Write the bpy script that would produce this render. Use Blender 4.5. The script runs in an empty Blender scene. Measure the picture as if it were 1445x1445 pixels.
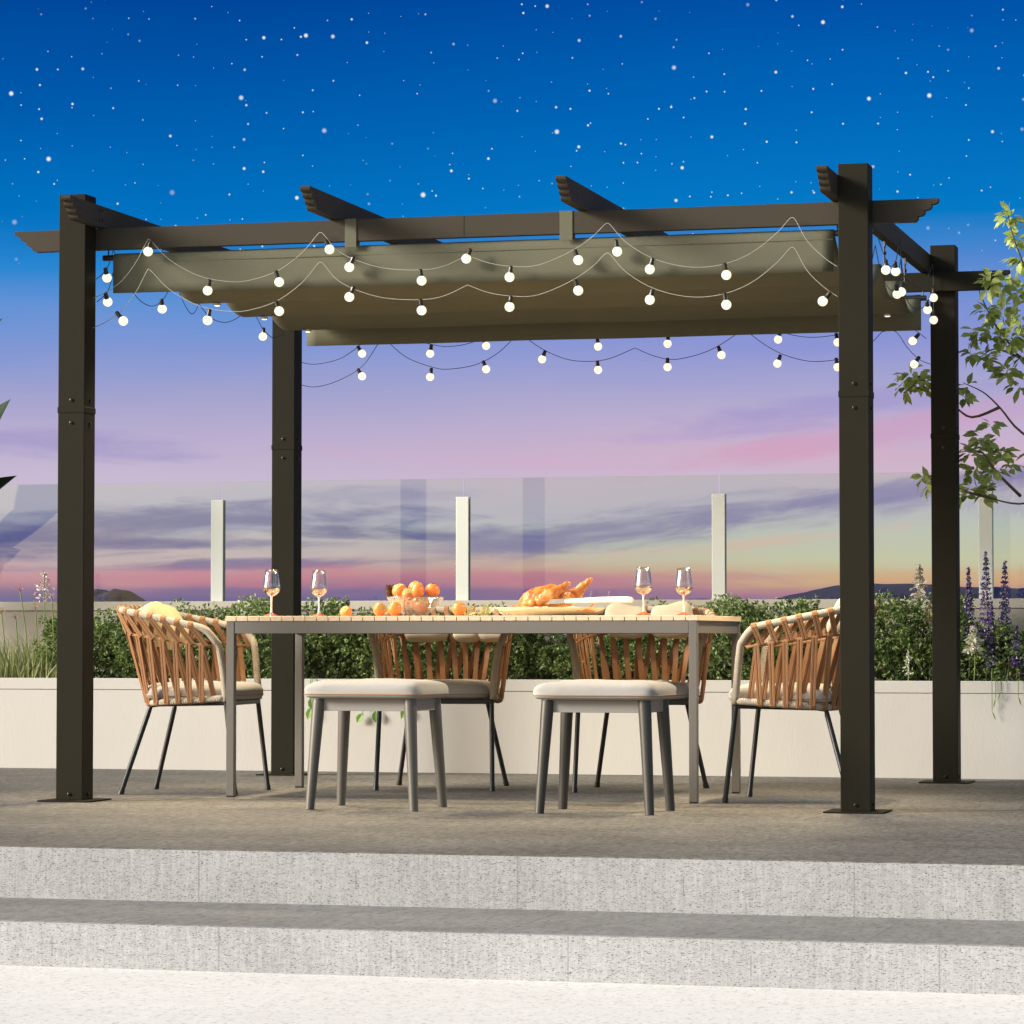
import bpy, bmesh, math, random
from mathutils import Vector, Matrix, noise as mnoise
random.seed(7)
R = math.radians
sc = bpy.context.scene
col = sc.collection

# ------------------------------------------------------------------ camera
F_PX, YAW, PIT = 4475.974, 0.265721873, 0.0403346319
CAM = Vector((5.16276, -11.93787, 0.65279))
_c, _s = math.cos(YAW), math.sin(YAW)
_fw, _rt, _up = Vector((-_s, _c, 0)), Vector((_c, _s, 0)), Vector((0, 0, 1))
_F = _fw * math.cos(PIT) + _up * math.sin(PIT)
_U = -_fw * math.sin(PIT) + _up * math.cos(PIT)


def at(px, py, X=None, Y=None, Z=None):
    """measured photograph point -> point in the place, on a known plane"""
    d = _F * F_PX + _rt * (px - 722.5) - _U * (py - 722.5)
    if X is not None:
        t = (X - CAM.x) / d.x
    elif Y is not None:
        t = (Y - CAM.y) / d.y
    else:
        t = (Z - CAM.z) / d.z
    return CAM + d * t


cam = bpy.data.cameras.new('camera')
cam.sensor_width = 36
cam.lens = F_PX / 1445 * 36
cam.clip_end = 6000
co = bpy.data.objects.new('camera', cam)
col.objects.link(co)
co.location = CAM
co.rotation_euler = (math.pi / 2 + PIT, 0, YAW)
sc.camera = co

EXPO = 1.05
K = 2 ** EXPO          # emission that should show as colour c is set to c / K


def lin(r, g, b):
    f = lambda c: (c / 255) / 12.92 if c <= 10.3 else (((c / 255) + .055) / 1.055) ** 2.4
    return (f(r), f(g), f(b), 1)


# ------------------------------------------------------------------ helpers
def tag(o, label=None, cat=None, group=None, kind=None):
    if label: o['label'] = label
    if cat: o['category'] = cat
    if group: o['group'] = group
    if kind: o['kind'] = kind
    return o


def thing(name, label, cat, loc=(0, 0, 0), rz=0, group=None):
    o = bpy.data.objects.new(name, None)
    o.empty_display_size = .1
    col.objects.link(o)
    o.location = loc
    o.rotation_euler = (0, 0, rz)
    return tag(o, label, cat, group)


def obj(name, bm, m, parent=None, smooth=False, fix=True):
    me = bpy.data.meshes.new(name)
    if fix:
        bmesh.ops.recalc_face_normals(bm, faces=bm.faces)
    bm.to_mesh(me)
    bm.free()
    if smooth:
        for p in me.polygons: p.use_smooth = True
        if smooth != 'all':
            me.set_sharp_from_angle(angle=R(smooth if smooth is not True else 40))
    me.materials.append(m)
    o = bpy.data.objects.new(name, me)
    col.objects.link(o)
    if parent is not None: o.parent = parent
    return o


def dup(o, parent=None, **kw):
    c = o.copy()
    col.objects.link(c)
    if parent is not None: c.parent = parent
    for ch in list(o.children): dup(ch, c)
    for k, v in kw.items():
        if k == 'loc': c.location = v
        elif k == 'rz': c.rotation_euler = (0, 0, v)
        else: c[k] = v
    return c


def NB(): return bmesh.new()


def box(bm, a, b, bev=0.0, seg=1):
    x0, y0, z0 = a; x1, y1, z1 = b
    vs = [bm.verts.new(p) for p in ((x0, y0, z0), (x1, y0, z0), (x1, y1, z0), (x0, y1, z0), (x0, y0, z1), (x1, y0, z1), (x1, y1, z1), (x0, y1, z1))]
    fs = [bm.faces.new([vs[i] for i in f]) for f in ((3, 2, 1, 0), (4, 5, 6, 7), (0, 1, 5, 4), (1, 2, 6, 5), (2, 3, 7, 6), (3, 0, 4, 7))]
    if bev:
        es = set(e for f in fs for e in f.edges)
        bmesh.ops.bevel(bm, geom=list(es), offset=bev, segments=seg, affect='EDGES', profile=.6)


def frames(pts):
    """parallel transported frames along a polyline"""
    n = len(pts); out = []
    t0 = (pts[1] - pts[0]).normalized()
    a = Vector((0, 0, 1)) if abs(t0.z) < .9 else Vector((1, 0, 0))
    u = t0.cross(a).normalized()
    for i in range(n):
        t = (pts[min(i + 1, n - 1)] - pts[max(i - 1, 0)]).normalized()
        u = (u - t * u.dot(t)).normalized()
        out.append((t, u, t.cross(u)))
    return out


def tube(bm, pts, r, seg=8, caps=True):
    pts = [Vector(p) for p in pts]
    rs = r if isinstance(r, (list, tuple)) else [r] * len(pts)
    rings = []
    for p, (t, u, v), rr in zip(pts, frames(pts), rs):
        rings.append([bm.verts.new(p + (u * math.cos(2 * math.pi * k / seg) + v * math.sin(2 * math.pi * k / seg)) * rr) for k in range(seg)])
    for a, b in zip(rings, rings[1:]):
        for k in range(seg):
            bm.faces.new((a[k], a[(k + 1) % seg], b[(k + 1) % seg], b[k]))
    if caps:
        bm.faces.new(rings[0][::-1]); bm.faces.new(rings[-1])


def lathe(bm, prof, c=(0, 0, 0), seg=24, cap=False):
    c = Vector(c); rings = []
    for r, z in prof:
        if r < 1e-6:
            rings.append([bm.verts.new(c + Vector((0, 0, z)))])
        else:
            rings.append([bm.verts.new(c + Vector((r * math.cos(2 * math.pi * k / seg), r * math.sin(2 * math.pi * k / seg), z))) for k in range(seg)])
    for a, b in zip(rings, rings[1:]):
        for k in range(seg):
            q = [a[k % len(a)], a[(k + 1) % len(a)], b[(k + 1) % len(b)], b[k % len(b)]]
            q = list(dict.fromkeys(q))
            if len(q) > 2: bm.faces.new(q)


def prism(bm, poly, axis, a, b):
    """extrude a polygon [(u,v)] along x or y from a to b (v is z)"""
    def P(u, v, w): return (w, u, v) if axis == 'x' else (u, w, v)
    A = [bm.verts.new(P(u, v, a)) for u, v in poly]
    B = [bm.verts.new(P(u, v, b)) for u, v in poly]
    bm.faces.new(A); bm.faces.new(B[::-1])
    n = len(poly)
    for i in range(n):
        bm.faces.new((A[i], B[i], B[(i + 1) % n], A[(i + 1) % n]))


def smooth_path(pts, n=6):
    """Catmull-Rom through pts"""
    pts = [Vector(p) for p in pts]
    if len(pts) < 3: return pts
    out = []
    for i in range(len(pts) - 1):
        p0 = pts[max(i - 1, 0)]; p1 = pts[i]; p2 = pts[i + 1]; p3 = pts[min(i + 2, len(pts) - 1)]
        for k in range(n):
            t = k / n
            out.append(.5 * ((2 * p1) + (p2 - p0) * t + (2 * p0 - 5 * p1 + 4 * p2 - p3) * t * t + (3 * p1 - p0 - 3 * p2 + p3) * t ** 3))
    out.append(pts[-1])
    return out


def pillow(bm, w, d, h, c=(0, 0, 0), e1=.35, e2=.3, nu=56, nv=18, wr=0.0, seed=0, top=1.0):
    """super-ellipsoid cushion"""
    c = Vector(c)
    sp = lambda x, e: math.copysign(abs(x) ** e, x)
    rings = []
    for j in range(nv + 1):
        ph = -math.pi / 2 + math.pi * j / nv
        cz, sz = sp(math.cos(ph), e1), sp(math.sin(ph), e1)
        ring = []
        for i in range(nu):
            th = 2 * math.pi * i / nu
            p = Vector((w / 2 * cz * sp(math.cos(th), e2), d / 2 * cz * sp(math.sin(th), e2), h / 2 * sz * (top if sz > 0 else 1)))
            if wr:
                k = mnoise.noise(Vector((p.x * 9 + seed, p.y * 9, p.z * 14))) * wr
                p *= 1 + k / max(w, d)
                p.z += k * .6
            ring.append(p + c)
        rings.append(ring)
    lo = bm.verts.new(sum(rings[0], Vector()) / nu); hi = bm.verts.new(sum(rings[-1], Vector()) / nu)
    V = [[bm.verts.new(p) for p in r] for r in rings[1:-1]]
    for i in range(nu):
        bm.faces.new((lo, V[0][(i + 1) % nu], V[0][i])); bm.faces.new((hi, V[-1][i], V[-1][(i + 1) % nu]))
    for a, b in zip(V, V[1:]):
        for i in range(nu):
            bm.faces.new((a[i], a[(i + 1) % nu], b[(i + 1) % nu], b[i]))


def rcushion(bm, w, d, h, c, corner=.28, nu=96, wr=.0, seed=0, seam=.24):
    """box cushion: rounded-rectangle plan, seam near the base, crowned top"""
    c = Vector(c); sp = lambda x: math.copysign(abs(x) ** corner, x)
    prof = [(.030, 0), (.012, .05), (.003, .14), (0, seam), (.001, .32), (0, .48), (.004, .62), (.013, .76), (.030, .87), (.065, .94), (.12, .98)]
    rings = []
    for ins, z in prof + [(None, 1)]:
        ring = []
        for i in range(nu):
            th = 2 * math.pi * i / nu
            a, b = sp(math.cos(th)), sp(math.sin(th))
            if ins is None: p = Vector((a * w * .12, b * d * .12, h))
            else: p = Vector((a * (w / 2 - ins), b * (d / 2 - ins), h * z))
            if wr:
                k = mnoise.noise(Vector((p.x * 8 + seed, p.y * 8, z * 2.0)))
                p.z += k * wr * (z if z > .3 else 0)
                q = mnoise.noise(Vector((p.x * 16 + seed, p.y * 16, z * 5.0 + 7))) * wr * .5 * (1 if z > .26 else .2)
                p.x += q * a; p.y += q * b
            ring.append(bm.verts.new(p + c))
        rings.append(ring)
    for a, b in zip(rings, rings[1:]):
        for i in range(nu): bm.faces.new((a[i], a[(i + 1) % nu], b[(i + 1) % nu], b[i]))
    bm.faces.new(rings[0][::-1]); bm.faces.new(rings[-1])
    return h * seam


def leaf(bm, p, d, n, L, w, fold=.25, bend=.2):
    """folded pointed leaf: 2 strips of faces along direction d, facing n"""
    d = d.normalized(); s = d.cross(n)
    if s.length < 1e-4: s = d.orthogonal()
    s.normalize(); n = s.cross(d).normalized()
    P = [(0, 0), (.28, .38), (.6, .46), (1, 0)]
    mid = []; l = []; r = []
    for t, k in P:
        b = p + d * (L * t) - n * (bend * L * t * t)
        mid.append(bm.verts.new(b))
        if 0 < t < 1:
            l.append(bm.verts.new(b + s * (w * k) + n * (fold * w * k)))
            r.append(bm.verts.new(b - s * (w * k) + n * (fold * w * k)))
    for S, flip in ((l, False), (r, True)):
        q = [(mid[0], mid[1], S[0]), (mid[1], mid[2], S[1], S[0]), (mid[2], mid[3], S[1])]
        for f in q: bm.faces.new(f[::-1] if flip else f)


def diamond(bm, p, d, n, L, w):
    s = d.cross(n)
    if s.length < 1e-4: s = d.orthogonal()
    s.normalize()
    q = d.normalized()
    m = p + q * L * .5
    bm.faces.new([bm.verts.new(v) for v in (p, m + s * w * .5, p + q * L, m - s * w * .5)])


def rv(a=1.0): return Vector((random.uniform(-a, a), random.uniform(-a, a), random.uniform(-a, a)))


def unit():
    while True:
        v = rv()
        if .05 < v.length < 1: return v.normalized()


# ------------------------------------------------------------------ materials
def mat(name):
    m = bpy.data.materials.new(name)
    m.use_nodes = True
    nt = m.node_tree
    b = nt.nodes['Principled BSDF']
    return m, nt, b


def node(nt, t, **kw):
    n = nt.nodes.new(t)
    for k, v in kw.items():
        if k.startswith('i_'):
            n.inputs[k[2:]].default_value = v
        elif k.startswith('n_'):
            n.inputs[int(k[2:])].default_value = v
        else:
            setattr(n, k, v)
    return n


def simple(name, c, rough=.5, metal=0, spec=.5, var=.12, scale=12, bump=0.0, bscale=60, stretch=(1, 1, 1)):
    """base colour with a little uneven wear, roughness variation and fine bump"""
    m, nt, b = mat(name)
    L = nt.links.new
    tc = node(nt, 'ShaderNodeTexCoord')
    mp = node(nt, 'ShaderNodeMapping'); mp.inputs['Scale'].default_value = stretch
    L(tc.outputs['Object'], mp.inputs[0])
    nz = node(nt, 'ShaderNodeTexNoise', i_Scale=scale, i_Detail=5.0)
    L(mp.outputs[0], nz.inputs['Vector'])
    mx = node(nt, 'ShaderNodeMix', data_type='RGBA')
    mx.inputs[6].default_value = tuple(x * (1 - var) for x in c[:3]) + (1,)
    mx.inputs[7].default_value = tuple(min(1, x * (1 + var)) for x in c[:3]) + (1,)
    L(nz.outputs['Fac'], mx.inputs[0]); L(mx.outputs[2], b.inputs['Base Color'])
    mr = node(nt, 'ShaderNodeMapRange'); mr.inputs[3].default_value = max(0, rough - .08); mr.inputs[4].default_value = min(1, rough + .08)
    L(nz.outputs['Fac'], mr.inputs[0]); L(mr.outputs[0], b.inputs['Roughness'])
    b.inputs['Metallic'].default_value = metal
    b.inputs['Specular IOR Level'].default_value = spec
    if bump:
        n2 = node(nt, 'ShaderNodeTexNoise', i_Scale=bscale, i_Detail=4.0)
        L(mp.outputs[0], n2.inputs['Vector'])
        bp = node(nt, 'ShaderNodeBump', i_Strength=bump, i_Distance=.004)
        L(n2.outputs['Fac'], bp.inputs['Height']); L(bp.outputs[0], b.inputs['Normal'])
    return m


def leafmat(name, dark, light, trans=.35, rough=.45):
    m, nt, b = mat(name)
    L = nt.links.new
    g = node(nt, 'ShaderNodeNewGeometry')
    cr = node(nt, 'ShaderNodeValToRGB')
    cr.color_ramp.elements[0].color = dark
    cr.color_ramp.elements[1].color = light
    L(g.outputs['Random Per Island'], cr.inputs[0])
    L(cr.outputs[0], b.inputs['Base Color'])
    b.inputs['Roughness'].default_value = rough
    tr = node(nt, 'ShaderNodeBsdfTranslucent')
    L(cr.outputs[0], tr.inputs[0])
    mx = node(nt, 'ShaderNodeMixShader'); mx.inputs[0].default_value = trans
    L(b.outputs[0], mx.inputs[1]); L(tr.outputs[0], mx.inputs[2])
    L(mx.outputs[0], nt.nodes['Material Output'].inputs[0])
    return m


def glassmat(name, tint, refl=.07, rough=.0, edge=.6):
    m, nt, b = mat(name)
    L = nt.links.new
    nt.nodes.remove(b)
    t = node(nt, 'ShaderNodeBsdfTransparent'); t.inputs[0].default_value = tint
    g = node(nt, 'ShaderNodeBsdfGlossy'); g.inputs['Roughness'].default_value = rough
    lw = node(nt, 'ShaderNodeLayerWeight'); lw.inputs[0].default_value = .35
    mr = node(nt, 'ShaderNodeMapRange'); mr.inputs[3].default_value = refl; mr.inputs[4].default_value = edge
    L(lw.outputs['Facing'], mr.inputs[0])
    pw = node(nt, 'ShaderNodeMath', operation='POWER'); pw.inputs[1].default_value = 1
    mx = node(nt, 'ShaderNodeMixShader')
    L(mr.outputs[0], mx.inputs[0]); L(t.outputs[0], mx.inputs[1]); L(g.outputs[0], mx.inputs[2])
    L(mx.outputs[0], nt.nodes['Material Output'].inputs[0])
    return m


def stone(name, c, c2, specks=.5, jx=None, jz=None, speck_col=(.05, .05, .05, 1), stretch=(1, 1, 1), rough=.7, streak=None, sscale=150.0, soft=1.7):
    """granite with streaky specks; jx = (pitch, offset) of thin joints across x"""
    m, nt, b = mat(name)
    L = nt.links.new
    tc = node(nt, 'ShaderNodeTexCoord')
    mp = node(nt, 'ShaderNodeMapping'); mp.inputs['Scale'].default_value = stretch
    L(tc.outputs['Object'], mp.inputs[0])
    big = node(nt, 'ShaderNodeTexNoise', i_Scale=soft, i_Detail=6.0, i_Roughness=.65); L(tc.outputs['Object'], big.inputs[0])
    fine = node(nt, 'ShaderNodeTexNoise', i_Scale=70.0, i_Detail=6.0, i_Roughness=.75); L(mp.outputs[0], fine.inputs[0])
    sp = node(nt, 'ShaderNodeTexNoise', i_Scale=sscale, i_Detail=2.0, i_Roughness=.6); L(mp.outputs[0], sp.inputs[0])
    b2 = node(nt, 'ShaderNodeMath', operation='MULTIPLY'); b2.inputs[1].default_value = .6; L(big.outputs[0], b2.inputs[0])
    ad = node(nt, 'ShaderNodeMath', operation='ADD'); L(b2.outputs[0], ad.inputs[0]); L(fine.outputs[0], ad.inputs[1])
    fac = ad.outputs[0]
    if streak:
        m9 = node(nt, 'ShaderNodeMapping'); m9.inputs['Scale'].default_value = streak; L(tc.outputs['Object'], m9.inputs[0])
        sk = node(nt, 'ShaderNodeTexNoise', i_Scale=1.0, i_Detail=3.0, i_Roughness=.7); L(m9.outputs[0], sk.inputs[0])
        s2 = node(nt, 'ShaderNodeMath', operation='SUBTRACT'); s2.inputs[1].default_value = .5; L(sk.outputs[0], s2.inputs[0])
        s3 = node(nt, 'ShaderNodeMath', operation='MULTIPLY_ADD'); s3.inputs[1].default_value = .7; L(s2.outputs[0], s3.inputs[0]); L(fac, s3.inputs[2]); fac = s3.outputs[0]
    mr = node(nt, 'ShaderNodeMapRange'); mr.inputs[1].default_value = .55; mr.inputs[2].default_value = 1.05; L(fac, mr.inputs[0])
    mx = node(nt, 'ShaderNodeMix', data_type='RGBA'); mx.inputs[6].default_value = c; mx.inputs[7].default_value = c2
    L(mr.outputs[0], mx.inputs[0])
    sr = node(nt, 'ShaderNodeMapRange'); sr.inputs[1].default_value = .575; sr.inputs[2].default_value = .65; sr.inputs[4].default_value = specks
    L(sp.outputs[0], sr.inputs[0])
    m2 = node(nt, 'ShaderNodeMix', data_type='RGBA'); m2.inputs[7].default_value = speck_col
    L(sr.outputs[0], m2.inputs[0]); L(mx.outputs[2], m2.inputs[6])
    last = m2.outputs[2]
    if jx:
        sep = node(nt, 'ShaderNodeSeparateXYZ'); L(tc.outputs['Object'], sep.inputs[0])
        def line(off, band=None):
            a = node(nt, 'ShaderNodeMath', operation='ADD'); a.inputs[1].default_value = off; L(sep.outputs[0], a.inputs[0])
            pp = node(nt, 'ShaderNodeMath', operation='PINGPONG'); pp.inputs[1].default_value = jx[0] / 2; L(a.outputs[0], pp.inputs[0])
            lt = node(nt, 'ShaderNodeMath', operation='LESS_THAN'); lt.inputs[1].default_value = .0022; L(pp.outputs[0], lt.inputs[0])
            if band:
                q = node(nt, 'ShaderNodeMath', operation='COMPARE'); q.inputs[1].default_value = band[0]; q.inputs[2].default_value = band[1]
                L(sep.outputs[band[2]], q.inputs[0])
                mm = node(nt, 'ShaderNodeMath', operation='MULTIPLY'); L(lt.outputs[0], mm.inputs[0]); L(q.outputs[0], mm.inputs[1]); return mm
            return lt
        l1 = line(jx[1]); l2 = line(jx[1] + jx[0] / 2, jz)
        mxm = node(nt, 'ShaderNodeMath', operation='MAXIMUM'); L(l1.outputs[0], mxm.inputs[0]); L(l2.outputs[0], mxm.inputs[1])
        sc_ = node(nt, 'ShaderNodeMath', operation='MULTIPLY'); sc_.inputs[1].default_value = .30; L(mxm.outputs[0], sc_.inputs[0])
        m3 = node(nt, 'ShaderNodeMix', data_type='RGBA'); m3.inputs[7].default_value = (.045, .042, .038, 1)
        L(sc_.outputs[0], m3.inputs[0]); L(last, m3.inputs[6]); last = m3.outputs[2]
    L(last, b.inputs['Base Color'])
    b.inputs['Roughness'].default_value = rough
    b.inputs['Specular IOR Level'].default_value = .2
    bp = node(nt, 'ShaderNodeBump', i_Strength=.3, i_Distance=.002); L(fine.outputs[0], bp.inputs['Height']); L(bp.outputs[0], b.inputs['Normal'])
    return m


def emit(name, c, s):
    m, nt, b = mat(name)
    b.inputs['Base Color'].default_value = (.25, .25, .22, 1)
    b.inputs['Emission Color'].default_value = c
    b.inputs['Emission Strength'].default_value = s
    b.inputs['Roughness'].default_value = .2
    return m


def ropemat(name, c, scale=70):
    m, nt, b = mat(name)
    L = nt.links.new
    tc = node(nt, 'ShaderNodeTexCoord')
    nz = node(nt, 'ShaderNodeTexNoise', i_Scale=38.0, i_Detail=4.0); L(tc.outputs['Object'], nz.inputs[0])
    wv = node(nt, 'ShaderNodeTexWave', i_Scale=scale, i_Distortion=2.5, i_Detail=2.0); wv.bands_direction = 'DIAGONAL'
    L(tc.outputs['Object'], wv.inputs[0])
    mx = node(nt, 'ShaderNodeMix', data_type='RGBA'); mx.inputs[6].default_value = tuple(x * .72 for x in c[:3]) + (1,); mx.inputs[7].default_value = tuple(min(1, x * 1.12) for x in c[:3]) + (1,)
    ad = node(nt, 'ShaderNodeMath', operation='MULTIPLY'); L(nz.outputs[0], ad.inputs[0]); L(wv.outputs['Fac'], ad.inputs[1])
    mr = node(nt, 'ShaderNodeMapRange'); mr.inputs[1].default_value = .05; mr.inputs[2].default_value = .45; L(ad.outputs[0], mr.inputs[0])
    L(mr.outputs[0], mx.inputs[0]); L(mx.outputs[2], b.inputs['Base Color'])
    b.inputs['Roughness'].default_value = .8
    bp = node(nt, 'ShaderNodeBump', i_Strength=.6, i_Distance=.003); L(wv.outputs['Fac'], bp.inputs['Height']); L(bp.outputs[0], b.inputs['Normal'])
    return m


M = {}
M['post'] = simple('dark_bronze_metal', (.0205, .0186, .0122, 1), .6, 0, .07, .10, 3, .03, 220)
M['beam'] = simple('bronze_metal', (.059, .0505, .038, 1), .6, 0, .08, .10, 3, .03, 220)
M['bolt'] = simple('bolt_steel', (.03, .028, .022, 1), .35, .6, .5, .1, 20)
M['canopy'] = simple('olive_canvas', (.140, .138, .096, 1), .85, 0, .1, .10, 5, .35, 260)
M['blackmetal'] = simple('black_metal', (.012, .012, .012, 1), .42, 0, .5, .1, 8)
M['wire_pale'] = simple('pale_cable', (.36, .35, .30, 1), .6)
M['wire_dark'] = simple('dark_cable', (.02, .02, .02, 1), .5)
M['bulb'] = emit('lit_bulb_glass', (1, .93, .66, 1), 1.2 / K)
M['tablemetal'] = simple('warm_grey_metal', (.155, .142, .124, 1), .48, 0, .4, .05, 4, .05, 200)
M['slat'] = simple('pale_teak', (.70, .55, .38, 1), .6, 0, .3, .16, 9, .15, 60, (6, 1, 6))
M['stoolmetal'] = simple('grey_satin_metal', (.125, .117, .103, 1), .38, .25, .5, .05, 4)
M['stoolmetal2'] = simple('charcoal_satin_metal', (.07, .066, .06, 1), .36, .3, .5, .05, 4)
M['apron'] = simple('light_grey_apron', (.27, .258, .24, 1), .5, 0, .4, .04, 4)
M['cushion'] = simple('grey_cream_fabric', (.375, .362, .338, 1), .9, 0, .15, .07, 14, .35, 300)
M['piping'] = simple('tan_piping', (.36, .20, .11, 1), .8)
M['strap'] = simple('tan_woven_strap', (.315, .158, .072, 1), .7, 0, .25, .22, 16, .4, 240)
M['rope'] = ropemat('beige_rope', (.50, .43, .33, 1))
M['yellow'] = simple('mustard_cream_fabric', (.66, .55, .31, 1), .9, 0, .15, .1, 12, .35, 260)
M['beige'] = simple('sand_fabric', (.50, .44, .32, 1), .9, 0, .15, .1, 12, .35, 260)
M['planter'] = simple('white_render', (.56, .54, .495, 1), .75, 0, .2, .06, 2.6, .2, 90, (1.6, 1.6, .5))
M['wall'] = simple('beige_render', (.44, .40, .33, 1), .8, 0, .25, .06, 3, .25, 120)
M['coping'] = simple('cream_coping', (.52, .48, .40, 1), .7, 0, .3, .05, 5, .15, 120)
M['soil'] = simple('potting_soil', (.045, .03, .02, 1), .95, 0, .1, .4, 40, .9, 80)
M['gpost'] = simple('white_painted_metal', (.66, .69, .64, 1), .5, 0, .3, .03, 5)
M['led'] = emit('led_lens', (1, .85, .6, 1), 2.2 / K)  # glowing face of the pucks added under the canopy
M['glass'] = glassmat('balustrade_glass', (.915, .965, .935, 1), .06, 0, .5)
M['clear'] = glassmat('clear_glass', (.95, .95, .95, 1), .10, 0, .75)
M['wine'] = glassmat('blush_wine', (.95, .62, .38, 1), .12, 0, .5)
M['redfoot'] = simple('coral_glass_foot', (.62, .10, .04, 1), .15, 0, .6)
M['stem'] = simple('milky_glass_stem', (.75, .68, .66, 1), .1, 0, .6)
M['deck'] = stone('deck_stone', (.058, .055, .048, 1), (.255, .24, .208, 1), .85, (1.03, .3), (-90, .1, 1), (.07, .062, .05, 1), (.5, .2, 1), .75, None, 110.0)
M['tread'] = stone('tread_stone', (.165, .161, .154, 1), (.33, .323, .308, 1), .5, (1.03, .3), (-90, .1, 1), (.08, .078, .07, 1), (.5, .2, 1), .75, None, 110.0)
M['riser'] = stone('riser_granite', (.31, .314, .318, 1), (.48, .487, .492, 1), .8, (1.03, .45), (-.085, .028, 2), (.07, .07, .065, 1), (.6, 1, 1.7), .7, (120, 1, 7), 205.0)
M['riser2'] = stone('lower_riser_granite', (.31, .314, .318, 1), (.48, .487, .492, 1), .8, (1.03, .1), (-.235, .028, 2), (.07, .07, .065, 1), (.6, 1, 1.7), .7, (120, 1, 7), 205.0)
M['paving'] = stone('white_paving', (.72, .705, .665, 1), (.87, .857, .82, 1), .5, None, None, (.42, .41, .39, 1), (.45, .25, 1))
M['ground'] = simple('dry_earth', (.11, .105, .075, 1), .95, 0, .1, .3, .05, .3, 3)
M['hill'] = simple('violet_heath', (.016, .022, .075, 1), .95, 0, .05, .3, .06)  # violet haze of distance is put into the base colour
M['shrub'] = leafmat('small_shrub_leaf', (.055, .105, .022, 1), (.36, .47, .16, 1), .32)
M['shrub2'] = leafmat('pale_shrub_leaf', (.08, .13, .035, 1), (.44, .52, .23, 1), .32)
M['dry'] = leafmat('dry_blossom', (.20, .12, .06, 1), (.42, .28, .18, 1), .2)
M['twig'] = simple('twig_bark', (.07, .05, .03, 1), .9)
M['treeleaf'] = leafmat('tree_leaf', (.20, .28, .055, 1), (.68, .77, .27, 1), .45, .4)
M['bark'] = simple('tree_bark', (.13, .10, .065, 1), .9, 0, .2, .3, 20, .7, 60)
M['bigleaf'] = leafmat('broad_glossy_leaf', (.012, .03, .010, 1), (.018, .042, .015, 1), .02, .55)
M['bigleaf'].node_tree.nodes['Principled BSDF'].inputs['Specular IOR Level'].default_value = .12
M['grass'] = leafmat('grass_blade', (.10, .14, .03, 1), (.38, .40, .15, 1), .3)
M['stemgreen'] = simple('flower_stem', (.17, .24, .06, 1), .7)
M['pink'] = leafmat('pink_petal', (.60, .16, .32, 1), (.85, .42, .50, 1), .3)
M['whitepetal'] = leafmat('white_petal', (.62, .58, .48, 1), (.88, .86, .78, 1), .3)
M['blush'] = leafmat('faded_petal', (.42, .26, .18, 1), (.62, .45, .32, 1), .3)
M['purple'] = leafmat('violet_petal', (.05, .028, .14, 1), (.26, .17, .48, 1), .25)
M['calyx'] = leafmat('white_calyx', (.45, .42, .50, 1), (.75, .72, .78, 1), .2)
M['orange'] = simple('persimmon_skin', (.80, .24, .055, 1), .35, 0, .5, .12, 18, .1, 90)
M['calyxgreen'] = simple('fruit_calyx', (.36, .34, .10, 1), .8)
M['plate'] = simple('cream_porcelain', (.86, .78, .58, 1), .25, 0, .5, .04, 5)
M['meat'] = simple('white_meat', (.80, .62, .40, 1), .5)
M['utensil'] = simple('white_handle', (.86, .84, .82, 1), .35, 0, .5, .02)
M['steel'] = simple('steel_blade', (.45, .45, .45, 1), .25, 1, .5, .05)
M['sprig'] = leafmat('pale_sprig', (.35, .38, .14, 1), (.62, .62, .34, 1), .25)
M['cone'] = simple('pine_cone_scale', (.11, .055, .025, 1), .8)


def roastmat():
    m, nt, b = mat('roasted_skin')
    L = nt.links.new
    tc = node(nt, 'ShaderNodeTexCoord')
    n1 = node(nt, 'ShaderNodeTexNoise', i_Scale=17.0, i_Detail=5.0, i_Roughness=.6); L(tc.outputs['Object'], n1.inputs[0])
    cr = node(nt, 'ShaderNodeValToRGB'); e = cr.color_ramp.elements
    e[0].position = .33; e[0].color = (.20, .042, .008, 1); e[1].position = .64; e[1].color = (.60, .29, .075, 1)
    x = e.new(.47); x.color = (.45, .145, .028, 1)
    L(n1.outputs[0], cr.inputs[0])
    n2 = node(nt, 'ShaderNodeTexNoise', i_Scale=90.0, i_Detail=2.0); L(tc.outputs['Object'], n2.inputs[0])
    mr = node(nt, 'ShaderNodeMapRange'); mr.inputs[1].default_value = .66; mr.inputs[2].default_value = .72; mr.inputs[4].default_value = .7; L(n2.outputs[0], mr.inputs[0])
    mx = node(nt, 'ShaderNodeMix', data_type='RGBA'); mx.inputs[7].default_value = (.10, .05, .015, 1)
    L(mr.outputs[0], mx.inputs[0]); L(cr.outputs[0], mx.inputs[6]); L(mx.outputs[2], b.inputs['Base Color'])
    b.inputs['Roughness'].default_value = .32
    bp = node(nt, 'ShaderNodeBump', i_Strength=.3, i_Distance=.004); L(n2.outputs[0], bp.inputs['Height']); L(bp.outputs[0], b.inputs['Normal'])
    return m


M['roast'] = roastmat()

# ------------------------------------------------------------------ world: dusk sky in front, daylight sky behind
SUN_EL, SUN_AZ = R(20), R(243)      # azimuth clockwise from +Y
w = bpy.data.worlds.new('World'); sc.world = w; w.use_nodes = True
nt = w.node_tree; L = nt.links.new
bg = nt.nodes['Background']
tc = node(nt, 'ShaderNodeTexCoord')
sep = node(nt, 'ShaderNodeSeparateXYZ'); L(tc.outputs['Generated'], sep.inputs[0])


def mth(op, a, b=None, c=None):
    n = node(nt, 'ShaderNodeMath', operation=op)
    for i, v in enumerate((a, b, c)):
        if v is None: continue
        if isinstance(v, (int, float)): n.inputs[i].default_value = v
        else: L(v, n.inputs[i])
    return n.outputs[0]


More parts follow.
